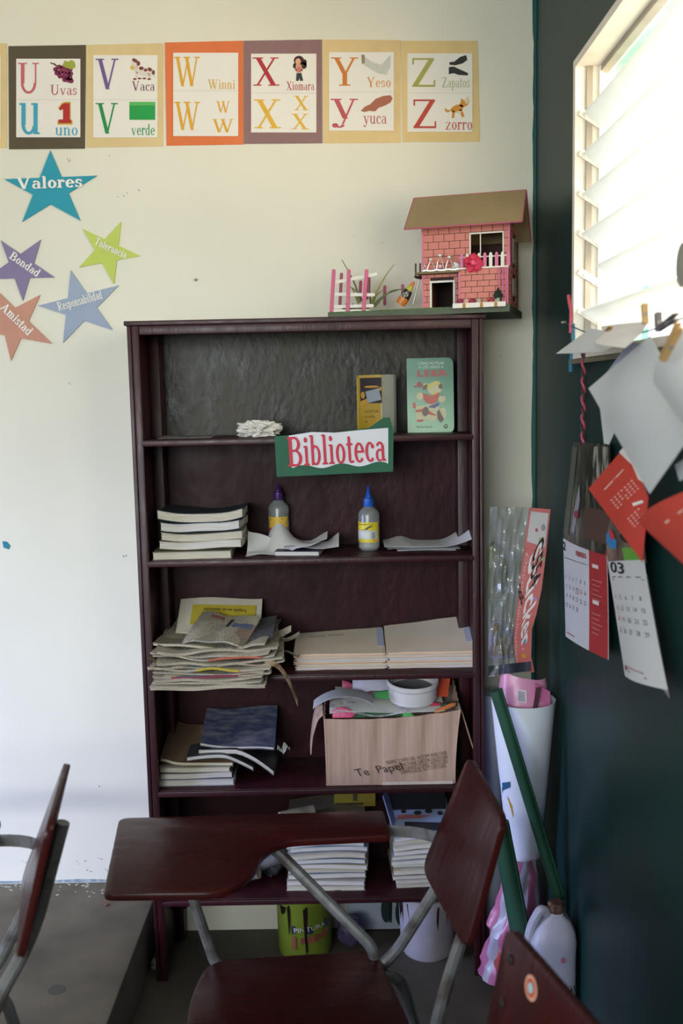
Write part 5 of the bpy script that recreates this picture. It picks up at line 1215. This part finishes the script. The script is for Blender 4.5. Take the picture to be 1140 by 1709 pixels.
# pink plastic bag pushed into the mouth of the roll
t = thing('pink_package', 'pink plastic package stuffed into the top of the white roll', 'package', tc_)
M_pinkp = mat('pink_glossy_plastic', hexc('c987a8'), rough=.3, var=.08, bump=.3, bscale=30)
def Ppk(u, v):
    a = R(150 + 200 * u); hgt = .105 * v * (1 - .0 * u) * (1.0 if u < .65 else 1.0 - .5 * (u - .65))
    return tc_ + Vector(((rt_ - .008) * .93 * math.cos(a) * (1 - .18 * v), .055 * math.sin(a) * (1 - .4 * v) - .0, -.035 + hgt + .008 * math.sin(7 * u)))
pk = MB().sheet(Ppk, 24, 10, .002).build('wrapper', M_pinkp, t, smooth=True)
patch_on('barcode', [[(.50, .42), (.60, .42), (.60, .72), (.50, .72)]], Ppk, ink('c9c4cc'), pk, .001)
patch_on('barcode', [[(.505, .45 + .035 * k), (.585, .45 + .035 * k), (.585, .465 + .035 * k), (.505, .465 + .035 * k)] for k in range(7)], Ppk, ink('4a3a4c'), pk, .0015)
MB().sheet(lambda u, v: tc_ + Vector((.02 + .045 * u, -.045 + .02 * u, -.03 + .085 * v * (1 - .35 * u))), 6, 8, .002).build('fold', mat('hot_pink_plastic', hexc('cf74a4'), rough=.3), t, smooth=True)
MB().sheet(lambda u, v: tc_ + Vector((.012 + .012 * u + .012 * v, -.05, -.03 + .075 * v)), 4, 8, .001).build('dark_crease', ink('4a2a34', .4), t)

# green paper rolls leaning across
def proll(label, a, b, r0, r1):
    t = thing('green_paper_roll', label, 'paper roll', b, 'rolls of green paper in the corner')
    m = mat('dark_green_crepe', hexc('1f4a38'), rough=.5, var=.12, scale=8)
    MB().tube([Vector(a).lerp(Vector(b), k / 6) for k in range(7)], [r0 + (r1 - r0) * k / 6 for k in range(7)], 18).build('roll', m, t, smooth=True)
    d = (Vector(b) - Vector(a)).normalized(); sd = d.cross(Vector((0, 1, 0))).normalized()
    MB().tube([Vector(a).lerp(Vector(b), k / 6) + Vector((0, -.6, 0)) * r0 * 1.0 + sd * r0 * .72 for k in range(7)], [r0 * .22] * 7, 6).build('paper_edge', m, t, smooth=True)
proll('long slim roll of dark green paper leaning in front of the white roll', at_y(828, 1152, -.175), at_y(934, 1500, -.20), .0165, .0150)
proll('shorter thick roll of dark green paper behind the chair backrest', at_y(834, 1372, -.20), at_y(874, 1585, -.235), .0235, .0255)

# second white roll printed with blue and yellow shapes, behind
pA, pB = at_y(829, 1180, .0), at_y(845, 1420, .0)
t = thing('pale_paper_roll', 'slim pale roll squeezed between the bookcase and the white cone', 'paper roll', (pB.x, .03, pB.z))
ca, cb = Vector((.955, .12, pA.z)), Vector((.965, .13, .02))
MB().tube([ca.lerp(cb, k / 5) for k in range(6)], .027, 20).build('roll', ink('a9b0c4', .6), t, smooth=True)
# pink and white striped plastic bag
M_wbag = mat('white_plastic_bag', hexc('a8a5b6'), rough=.35, var=.08, bump=.5, bscale=25)
M_pbag = mat('pink_striped_plastic', hexc('b0668c'), rough=.35, var=.1, bump=.5, bscale=25)
t = thing('striped_bag', 'crumpled pink and white striped plastic bag in the corner', 'bag', (.99, -.06, 0))
def Pbag(u, v):
    a = R(185 + 215 * u); cx = .985 + .02 * v; r_ = (.085 - .045 * v ** 1.5 if v > 0 else .085) * (1 + .28 * noise.noise((u * 5, v * 6, 2.5)) + .1 * noise.noise((u * 13, v * 15, 1)))
    return Vector((cx + r_ * math.cos(a), -.06 + r_ * .85 * math.sin(a), .04 + .335 * v))
NS = 9
for k in range(NS):
    def Pst(u, v, k=k):
        uu = (k + u) / NS; return Pbag(uu + .18 * (v - .5) + .10 * noise.noise((v * 4, k // 2, 3)) * (u if k % 2 == 0 else 1 - u), v)
    MB().sheet(Pst, 5, 18, .001).build('stripe', (M_pbag, M_wbag)[k % 2], t, smooth=True)
t = thing('orange_bag', 'orange red bag bottom showing under the striped bag', 'bag', (.965, -.12, 0))
blob('bag_body', Vector((.967, -.10, .075)), .062, mat('orange_red_plastic', hexc('a8443c'), rough=.45, bump=.4, bscale=25), t, (.6, .5, 1.15), 3, .25, 3)
blob('bag_fold', Vector((.945, -.13, .06)), .03, mat('lilac_plastic', hexc('6a6a90'), rough=.45), t, (.5, .5, 1.7), 3, .3, 3)

# white plastic jug
jc = Vector((1.040, -.295, 0)); jw, jd, jh = .058, .05, .255
t = thing('plastic_jug', 'translucent white plastic jug with a brown rusty cap by green wall', 'jug', jc)
M_jug = mat('milky_plastic', hexc('a7a9c0'), rough=.4, var=.08, scale=6, c2=hexc('b9b9ca'))
prof = [(0.92, 0), (1, .012), (1, .25), (.97, .285), (.85, .31), (.6, .332), (.34, .343), (.3, .35)]
vs = []; fs = []; n = 32
for k_, h_ in prof:
    for i in range(n):
        a = 2 * math.pi * i / n; c_, s_ = math.cos(a), math.sin(a); e_ = .5
        x = jw * k_ * math.copysign(abs(c_) ** e_, c_); y = jd * k_ * math.copysign(abs(s_) ** e_, s_)
        sh = .012 * max(0, (h_ - .26) / .09); vs.append(jc + Vector((x + sh, y, h_)))
for j in range(len(prof) - 1):
    for i in range(n): fs.append((j * n + i, j * n + (i + 1) % n, (j + 1) * n + (i + 1) % n, (j + 1) * n + i))
fs += [tuple(range(n - 1, -1, -1)), tuple(range((len(prof) - 1) * n, len(prof) * n))]
MB().add(vs, fs).build('jug_body', M_jug, t, smooth=True)
MB().lathe([(.019, 0), (.02, .004), (.02, .02), (.017, .024)], jc + Vector((.012, 0, .35)), 16).build('cap', mat('rusty_cap', hexc('4a2a26'), rough=.7, c2=hexc('7a5a4c'), scale=60), t, smooth=True)
MB().tube(bent([jc + Vector((.0, .0, .335)), jc + Vector((-.025, -.01, .365)), jc + Vector((-.054, -.01, .31)), jc + Vector((-.058, -.01, .22))], 5, .04), [.012] * 14, 10).build('handle', M_jug, t, smooth=True)
for k, s_ in enumerate(('oil', 'jos')): print_on('handwriting', sans(s_), lambda u, v: jc + Vector((.01 + u, -jd - .0005, v)), ink('2a1a1c'), t, (.01 - .015 * k, .165 - .03 * k), (.04 - .015 * k, .17 - .03 * k), .016, .0004)
patch_on('red_mark', [ell(.02, .25, .006, .008)], lambda u, v: jc + Vector((.0 + u, -jd - .0003, v)), ink('a0607c'), t, .0004)

# hanging clear plastic bag with pink header strip
YB = -.085
stripL = [(884, 847), (875, 913), (867, 975), (861.5, 1023), (857.5, 1062), (859, 1095), (863, 1121)]
stripR = [(919, 850), (911, 927), (904, 984), (895, 1026), (888, 1050), (886.5, 1096), (892, 1122)]
def lerp_list(L_, t_):
    t_ = max(0, min(1, t_)) * (len(L_) - 1); i = min(int(t_), len(L_) - 2); f = t_ - i
    return (L_[i][0] * (1 - f) + L_[i + 1][0] * f, L_[i][1] * (1 - f) + L_[i + 1][1] * f)
def Pstrip(u, v):
    a = lerp_list(stripL, 1 - v); b = lerp_list(stripR, 1 - v)
    return at_y(a[0] + (b[0] - a[0]) * u, a[1] + (b[1] - a[1]) * u, YB - .018 * math.sin(3.0 * v) + .012 * (1 - v))
t = thing('balloon_bag', 'clear plastic bag of gold foil balloons with a pink header strip', 'bag', at_y(865, 1122, YB))
hs = MB().sheet(Pstrip, 6, 30, .001).build('header_strip', mat('salmon_pink_card', hexc('c06a66'), rough=.4, var=.04), t, smooth=True)
patch_on('strip_print', [[(.08, .86), (.92, .86), (.92, .985), (.08, .985)]], Pstrip, ink('bdb9bb', .4), hs, .0008)
for k, (u, v, r_, hx_) in enumerate(((.75, .93, .1, '8a8a92'), (.7, .88, .09, '9aa04a'), (.45, .915, .06, 'b04a5a'), (.9, .81, .08, '7fa070'), (.8, .60, .09, 'a080b8'), (.6, .27, .10, '4a86b8'), (.55, .17, .14, 'c8902c'), (.75, .50, .05, 'd8908c'), (.65, .40, .05, 'd8908c'), (.7, .3, .06, 'd8908c'), (.5, .22, .06, 'd8a0a0'))):
    patch_on('strip_print', [ell(u, v, r_, r_ * .13)], Pstrip, ink(hx_, .4), hs, .001 + .0002 * (k % 3))
print_on('lettering', sans('Sticker'), Pstrip, ink('dcd6d6', .4), hs, (.28, .80), (.42, .20), .52, .0012, bold=.05)
print_on('lettering', sans('Decoración metalizada'), Pstrip, ink('d0b0b0', .4), hs, (.10, .82), (.05, .10), .14, .0012)
print_on('handwriting', sans('C554'), Pstrip, ink('1c1418'), hs, (.42, .835), (.46, .645), .42, .0022, bold=.04)
print_on('handwriting', sans('38'), Pstrip, ink('1c1418'), hs, (.0, .68), (-.02, .615), .26, .0022, bold=.04)
M_film = mat('clear_cellophane', (.30, .33, .33), rough=.08, var=.02, alpha=.34, bump=1.0, bscale=26, spec=.9)
filmL = [(818, 846), (816, 900), (815, 980), (815, 1040), (815, 1090), (816, 1130)]
def Pfilm(u, v):
    a = lerp_list(filmL, 1 - v); b = lerp_list(stripL, 1 - v); x = a[0] + (b[0] - a[0]) * u
    return at_y(x, a[1] + (b[1] - a[1]) * u, YB - .012 + .022 * noise.noise((u * 3, v * 6, 4)) + .010 * noise.noise((u * 9, v * 14, 7)) + .012 * (1 - v))
MB().sheet(Pfilm, 26, 60, .0004).build('clear_film', M_film, t, smooth=True)
M_gold = mat('gold_foil', hexc('8a5a14'), rough=.22, metal=.4, bump=.8, bscale=30)
M_olv = mat('olive_gold_foil', hexc('66662a'), rough=.22, metal=.35, bump=.8, bscale=30)
def foil(name, pts, y, m, th=.02):
    mb = MB().prism([at_y(x, yy, y) for x, yy in pts], (0, th, 0)); return mb.build(name, m, t, bevel=.006, seg=3)
foil('foil_balloon', [(817, 910), (830, 905), (842, 920), (849, 950), (850, 975), (842, 990), (834, 1005), (826, 1016), (820, 1000), (816, 985)], YB + .03, M_olv, .03)
foil('foil_balloon', [(822, 1046), (832, 1040), (838, 1050), (836, 1066), (846, 1058), (856, 1070), (860, 1082), (852, 1092), (836, 1096), (820, 1095), (824, 1080), (830, 1066), (824, 1060)], YB + .02, M_gold, .02)
foil('foil_outline', [(818, 1100), (815, 1062), (826, 1036), (840, 1036), (862, 1064), (866, 1084), (856, 1098), (836, 1102)], YB + .0425, ink('7c6aa0', .3), .004)
foil('white_foil', [(824, 1070), (828, 1052), (832, 1052), (830, 1068), (826, 1078)], YB + .016, ink('c9c3d0', .3), .004)
dk = MB().sheet(lambda u, v: at_y(815 + 70 * u, 1128 - 8 * u - 16 * v, YB - .005 + .01 * math.sin(9 * u)), 14, 4, .001).build('bag_hem', mat('dark_crumpled_film', hexc('3a3f4a'), rough=.25, bump=.6), t, smooth=True)

# ================================================================ LINE WITH PAPERS ON THE GREEN WALL
n0, n1 = at_x(942, 538, 1.098), at_x(1165, 520, 1.05)
line = [n0.lerp(n1, k / 24) + Vector((0, 0, -.035 * math.sin(math.pi * k / 24))) for k in range(25)]
t = thing('clothesline', 'thin dark cord strung below the louvred window', 'cord', n0)
MB().tube(line, .0014, 6).build('cord', ink('3f5a6a', .6), t, smooth=True)
MB().lathe([(.003, 0), (.003, .012)], n0 + Vector((.004, 0, 0)), 8, Matrix.Rotation(R(-90), 3, 'Y')).build('nail', ink('a8a89c', .4), t)
kn = [n0 + Vector((-.001, -.045, .055)), n0 + Vector((-.002, -.055, .058)), n0 + Vector((-.002, -.075, .035)), n0 + Vector((-.003, -.085, .02)), n0 + Vector((-.003, -.085, -.03))]
tag(MB().tube(kn, [.003, .005, .006, .004, .005], 8).build('pink_ribbon', mat('pink_twine', hexc('c95a6c'), rough=.6), smooth=True), 'scrap of pink ribbon tied to the cord near window', 'ribbon')
# twisted red and white string hanging down to the calendar
a_, b_ = at_x(974, 560, 1.094), at_x(973, 742, 1.094)
t = thing('twisted_string', 'twisted red and dark string hanging from the cord to the calendar', 'string', b_)
for ph, hx_ in ((0, 'b04a5e'), (math.pi, '3a2a34')):
    MB().tube([a_.lerp(b_, k / 60) + Vector((.003 * math.cos(k * .62 + ph), .005 * math.sin(k * .62 + ph), 0)) for k in range(61)], .0032, 6).build('strand', ink(hx_, .6), t, smooth=True)
a_, b_ = at_x(957, 540, 1.096), at_x(953, 620, 1.096)
tag(MB().tube([a_, a_.lerp(b_, .3) + Vector((0, -.008, 0)), a_.lerp(b_, .7) + Vector((0, .003, 0)), b_], [.003, .004, .005, .006], 8).build('blue_ribbon', mat('teal_ribbon', hexc('2a6f8a'), rough=.6), smooth=True), 'teal blue ribbon end hanging left of the hung papers', 'ribbon')

def corner(px, py, X): return at_x(px, py, X)
def quadP(tl, tr, br, bl, bulge=0.0, curl=0.0):
    def P(u, v):
        p = bl.lerp(br, u).lerp(tl.lerp(tr, u), v)
        return p + Vector((-bulge * math.sin(math.pi * u) * (.3 + .7 * (1 - v)) - curl * (1 - v) ** 2 * u, 0, 0))
    return P
M_pw = mat('hung_white_paper', hexc('ccd0d6'), rough=.75, var=.02, translucent=.25)
gh = 'papers hung on the cord by the window'
loose('hung_paper', 'white sheet sticking out flat toward the left from the cord', quadP(corner(985, 548, 1.085), corner(1062, 560, 1.07), corner(1003, 588, 1.02), corner(928, 590, .99), .0), 14, 10, M_pw, gh)
loose('hung_paper', 'crumpled white sheet folded over the cord under the window', quadP(corner(1003, 545, 1.06), corner(1082, 536, 1.065), corner(1064, 580, 1.02), corner(1010, 563, 1.00), .03, .02), 14, 10, mat('warm_white_paper', hexc('d6d2d2'), rough=.75, translucent=.25), gh)
loose('hung_paper', 'blue-grey sheet half hidden behind the large white sheet', quadP(corner(1050, 570, 1.088), corner(1080, 575, 1.088), corner(1060, 640, 1.086), corner(1010, 625, 1.08), .0), 8, 8, mat('blue_grey_paper', hexc('98a0b4'), rough=.75), gh)
def Pbig(u, v):
    tl, bl, br, tr = corner(982, 648, .985), corner(1084, 824, .985), corner(1168, 705, 1.025), corner(1085, 560, 1.055)
    p = bl.lerp(br, u).lerp(tl.lerp(tr, u), v); return p + Vector((-.02 * math.sin(math.pi * u) * math.sin(math.pi * v), 0, 0))
loose('hung_paper', 'largest white sheet, hanging cornerwise in front of the calendars', Pbig, 18, 18, M_pw, gh)
loose('hung_paper', 'narrow white sheet corner hanging under the largest sheet', quadP(corner(1000, 670, 1.05), corner(1040, 690, 1.06), corner(1016, 742, 1.05), corner(1008, 740, 1.045)), 8, 8, M_pw, gh)
def Pd(u, v):
    tl, bl, br, tr = corner(1090, 638, .985), corner(1150, 722, .975), corner(1225, 650, 1.01), corner(1150, 545, 1.03)
    return bl.lerp(br, u).lerp(tl.lerp(tr, u), v) + Vector((-.015 * math.sin(math.pi * u), 0, 0))
loose('hung_paper', 'white sheet at the right edge, partly outside the picture', Pd, 12, 12, M_pw, gh)
def Pe2(u, v):
    tl, bl, br, tr = corner(1126, 776, 1.03), corner(1134, 803, 1.03), corner(1160, 790, 1.04), corner(1150, 760, 1.04)
    return bl.lerp(br, u).lerp(tl.lerp(tr, u), v)
loose('hung_paper', 'small white paper corner under the right edge sheet', Pe2, 4, 4, M_pw, gh)
# red calendar leaves
M_red = mat('red_print', hexc('c23a2e'), rough=.5, var=.04, translucent=.15)
def Pre(u, v):
    tl, bl, br, tr = corner(982, 816, 1.01), corner(1072, 938, 1.045), corner(1082, 830, 1.06), corner(1046, 742, 1.05)
    return bl.lerp(br, u).lerp(tl.lerp(tr, u), v) + Vector((-.006 * math.sin(math.pi * u) * math.sin(math.pi * v), 0, 0))
t = thing('red_calendar_leaf', 'red calendar leaf with white number rows curling from the wall', 'calendar', corner(1072, 938, 1.045), 'red calendar leaves')
lf = MB().sheet(Pre, 16, 16, .0008).build('leaf', M_red, t, smooth=True)
wl = ink('d8b8b0')
def leaf_mark(name, pts, m, off=.0012): return patch_on(name, [[find_uv(Pre, x, y) for x, y in pts]], Pre, m, lf, off)
leaf_mark('white_margin', [(1046, 742), (1034, 755), (1056, 776), (1066, 800), (1075, 806), (1062, 775)], ink('cfcaca'))
leaf_mark('print_line', [(1009, 817), (1041, 783), (1042, 784.5), (1010, 818.5)], wl)
for ox, oy, cols, rows_ in ((1020, 835, 7, 4), (1048, 866, 4, 4)):
    for r_ in range(rows_):
        for c_ in range(cols):
            if (r_ * 5 + c_) % 9 == 8: continue
            x, y = ox + 5.6 * c_ + 3.4 * r_, oy - 5.3 * c_ + 4.2 * r_
            leaf_mark('printed_number', [(x, y), (x + 2.6, y - 2.2), (x + 3.6, y - .6), (x + 1, y + 1.6)], wl)
leaf_mark('white_bar', [(1056, 840), (1073, 835), (1075, 839), (1058, 845)], ink('dcd6d4'))
def Prf(u, v):
    tl, bl, br, tr = corner(1062, 869, .985), corner(1150, 950, .985), corner(1230, 880, 1.02), corner(1152, 816, 1.01)
    return bl.lerp(br, u).lerp(tl.lerp(tr, u), v) + Vector((-.012 * math.sin(math.pi * u), 0, 0))
t = thing('red_calendar_leaf', 'red leaf pointing in from the right edge of the picture', 'calendar', corner(1150, 950, .985), 'red calendar leaves')
lf = MB().sheet(Prf, 12, 12, .0008).build('leaf', M_red, t, smooth=True)
patch_on('print_line', [[(.42, .62), (.75, .66), (.75, .685), (.42, .65)]], Prf, wl, lf, .001)

# wall calendars
def calendar(label, Pp_, Pg_, photo, num, band, red, cut):
    t = thing('wall_calendar', label, 'calendar', Pg_(.5, 0), 'photo calendars on the green wall')
    ph = MB().sheet(Pp_, 14, 16, .0009).build('photo_page', photo, t, smooth=True)
    g = MB().sheet(Pg_, 14, 16, .0009).build('month_page', mat('calendar_page', hexc('c6c8ce'), rough=.6, var=.02), t, smooth=True)
    return t, ph, g
ph1 = mat('photo_forest', hexc('12140e'), rough=.35, c2=hexc('6a6a5c'), cfac=(.5, .7), scale=26, stretch=(1, 1.2, .5))
ph2 = mat('photo_people', hexc('4a3a33'), rough=.35, c2=hexc('8a7468'), cfac=(.4, .65), scale=22)
A_ = [corner(957, 738, 1.099), corner(1018, 740, 1.092), corner(1022, 930, 1.092), corner(940, 898, 1.099)]
Pp1 = quadP(A_[0], A_[1], A_[2], A_[3], .012)
B_ = [corner(940, 897, 1.099), corner(1012, 918, 1.09), corner(1020, 1101, 1.085), corner(944, 1062, 1.099)]
Pg1 = quadP(B_[0], B_[1], B_[2], B_[3], .006, .006)
t, ph, g = calendar('wall calendar showing February 02 with a red side band', Pp1, Pg1, ph1, '2', None, None, None)
patch_on('photo_detail', [[(.25, .12), (.35, .1), (.42, .45), (.36, .6), (.30, .4)]], Pp1, ink('8a8a92'), ph, .001); patch_on('photo_detail', [ell(.36, .3, .06, .04)], Pp1, ink('8a3440'), ph, .0014)
sheet_on('photo_detail', (.55, .98, .1, .4), Pp1, ink('4a3328'), ph, .001); sheet_on('photo_detail', (.66, .97, .62, .97), Pp1, mat('photo_birch', hexc('2a2a24'), rough=.35, c2=hexc('a0a096'), cfac=(.45, .6), scale=34, stretch=(1, 2, .6)), ph, .001); sheet_on('photo_detail', (.0, .18, .05, .95), Pp1, ink('55584c'), ph, .001)
sheet_on('red_band', (.66, 1, 0, 1), Pg1, mat('calendar_red_band', hexc('a8242a'), rough=.5), g, .0006)
for k, v in enumerate((.80, .46)): patch_on('band_print', [[(.74, v), (.86, v + .0), (.86, v + .035), (.74, v + .035)]], Pg1, ink('d8c8c8'), g, .0022)
for k in range(12): patch_on('band_print', [[(.73, .68 - .045 * k), (.92 - .03 * (k % 3), .68 - .045 * k), (.92 - .03 * (k % 3), .688 - .045 * k), (.73, .688 - .045 * k)]], Pg1, ink('c87a78'), g, .0022) if k not in (5, 6) else None
print_on('numeral', sans('2'), Pg1, ink('1d1d22'), g, (.0, .875), (.075, .875), .085, .001, bold=.05)
print_on('month_name', sans('FEBRERO'), Pg1, ink('b0303c'), g, (.36, .86), (.60, .86), .05, .001, bold=.05)
patch_on('rule', [[(.03, .80), (.62, .80), (.62, .806), (.03, .806)]], Pg1, ink('3a3a40'), g, .001)
dn = [4, 5, 6, 7, 8, 9, 11, 12, 13, 14, 15, 16, 18, 19, 20, 21, 22, 23, 25, 26, 27, 28]
for i, d_ in enumerate(dn):
    r_, c_ = divmod(i, 6); u, v = .06 + .098 * c_, .60 - .095 * r_
    print_on('day_number', sans(str(d_)), Pg1, ink('5a5a66'), g, (u, v), (u + (.045 if d_ > 9 else .024), v), .042, .001)
patch_on('red_mark', [[(.345, .49), (.42, .49), (.42, .545), (.345, .545)]], Pg1, ink('c0404a'), g, .0008); patch_on('red_mark', [[(.352, .497), (.413, .497), (.413, .538), (.352, .538)]], Pg1, ink('c6c8ce'), g, .0009)
patch_on('logo', [[(.06, .05), (.3, .05), (.3, .06), (.06, .06)]], Pg1, ink('b05a60'), g, .001)
A_ = [corner(992, 860, 1.096), corner(1072, 880, 1.085), corner(1078, 940, 1.082), corner(1014, 937, 1.09)]
Pp2 = quadP(A_[0], A_[1], A_[2], A_[3], .004)
B_ = [corner(1014, 937, 1.088), corner(1074, 934, 1.08), corner(1108, 1152, 1.07), corner(1043, 1128, 1.07)]
Pg2 = quadP(B_[0], B_[1], B_[2], B_[3], .012, -.006)
t, ph, g = calendar('wall calendar showing March 03 hanging right of the red band', Pp2, Pg2, ph2, '03', None, None, None)
patch_on('photo_detail', [[(.1, .55), (.3, .7), (.45, .5), (.4, .3), (.2, .3)]], Pp2, ink('2a78b8'), ph, .001); patch_on('photo_detail', [ell(.36, .62, .06, .12)], Pp2, ink('b83038'), ph, .0014)
patch_on('photo_detail', [[(.55, .05), (.9, .05), (.9, .4), (.55, .35)]], Pp2, ink('5a9a34'), ph, .001); patch_on('photo_detail', [ell(.7, .62, .15, .14)], Pp2, ink('1a1618'), ph, .0014)
print_on('numeral', sans('03'), Pg2, ink('1d1d22'), g, (.09, .90), (.52, .88), .10, .001, bold=.04)
patch_on('rule', [[(.1, .83), (.96, .83), (.96, .836), (.1, .836)]], Pg2, ink('3a3a40'), g, .001)
for k in range(4): patch_on('weekday', [[(.12 + .22 * k, .85), (.24 + .22 * k, .85), (.24 + .22 * k, .86), (.12 + .22 * k, .86)]], Pg2, ink('6a6a74'), g, .001)
dn = [4, 5, 6, 7, 8, 11, 12, 13, 14, 15, 18, 19, 20, 21, 22, 25, 26, 27, 28, 29]
for i, d_ in enumerate(dn):
    r_, c_ = divmod(i, 5); u, v = .12 + .17 * c_, .66 - .095 * r_
    print_on('day_number', sans(str(d_)), Pg2, ink('b0505c' if c_ == 0 or d_ in (19,) else '6a6a78'), g, (u, v), (u + (.085 if d_ > 9 else .045), v), .040, .001)
patch_on('crest', [ell(.16, .08, .045, .022)], Pg2, ink('7a3a2c'), g, .001); print_on('logo', sans('ESTADO MAYOR'), Pg2, ink('b0505c'), g, (.24, .085), (.66, .075), .02, .001); patch_on('logo', [[(.24, .055), (.7, .045), (.7, .055), (.24, .065)]], Pg2, ink('4a3a40'), g, .001)
tag(MB().sheet(quadP(corner(1072, 950, 1.095), corner(1080, 960, 1.095), corner(1117, 1166, 1.09), corner(1106, 1150, 1.09)), 4, 10, .0008).build('calendar_backing', mat('back_page', hexc('8a8288'), rough=.6)), 'narrow back page showing behind the March calendar', 'calendar')

# clothespins
M_pin = mat('wooden_clothespin', hexc('a88a5c'), rough=.7, var=.15, scale=30)
def pin(label, a, b, m, w_=.008):
    t = thing('clothespin', label, 'clothespin', a, 'clothespins on the cord'); a, b = Vector(a), Vector(b); d = (b - a).normalized(); sd = d.cross(Vector((1, 0, 0))).normalized()
    for s_ in (-1, 1):
        mb = MB().prism([a + sd * s_ * w_ * .15, a + sd * s_ * w_ * .75, b + sd * s_ * w_ * 1.2, b + sd * s_ * w_ * .65], (-.009, 0, 0)); mb.build('jaw', m, t)
    MB().tube([a.lerp(b, .45) + sd * w_ * 1.2 + Vector((-.0045, 0, 0)), a.lerp(b, .45) - sd * w_ * 1.2 + Vector((-.0045, 0, 0))], .0035, 8).build('spring', ink('7a7a78', .35), t)
pin('wooden clothespin holding the flat white sheet, tilted', corner(1012, 562, 1.03), corner(1024, 548, 1.03), M_pin, .004)
pin('upright wooden clothespin on the cord at the window', corner(1082, 540, 1.05), corner(1080, 508, 1.05), M_pin, .004)
pin('grey plastic clothespin sticking up above the largest sheet', corner(1104, 553, 1.05), corner(1103, 522, 1.05), ink('54505c', .4), .0045)
pin('grey plastic clothespin lying toward the right above the sheets', corner(1106, 548, 1.045), corner(1134, 528, 1.045), ink('6a6672', .4), .0045)
pin('long wooden clothespin at the right edge sheet', corner(1112, 600, .975), corner(1140, 543, .985), M_pin, .006)
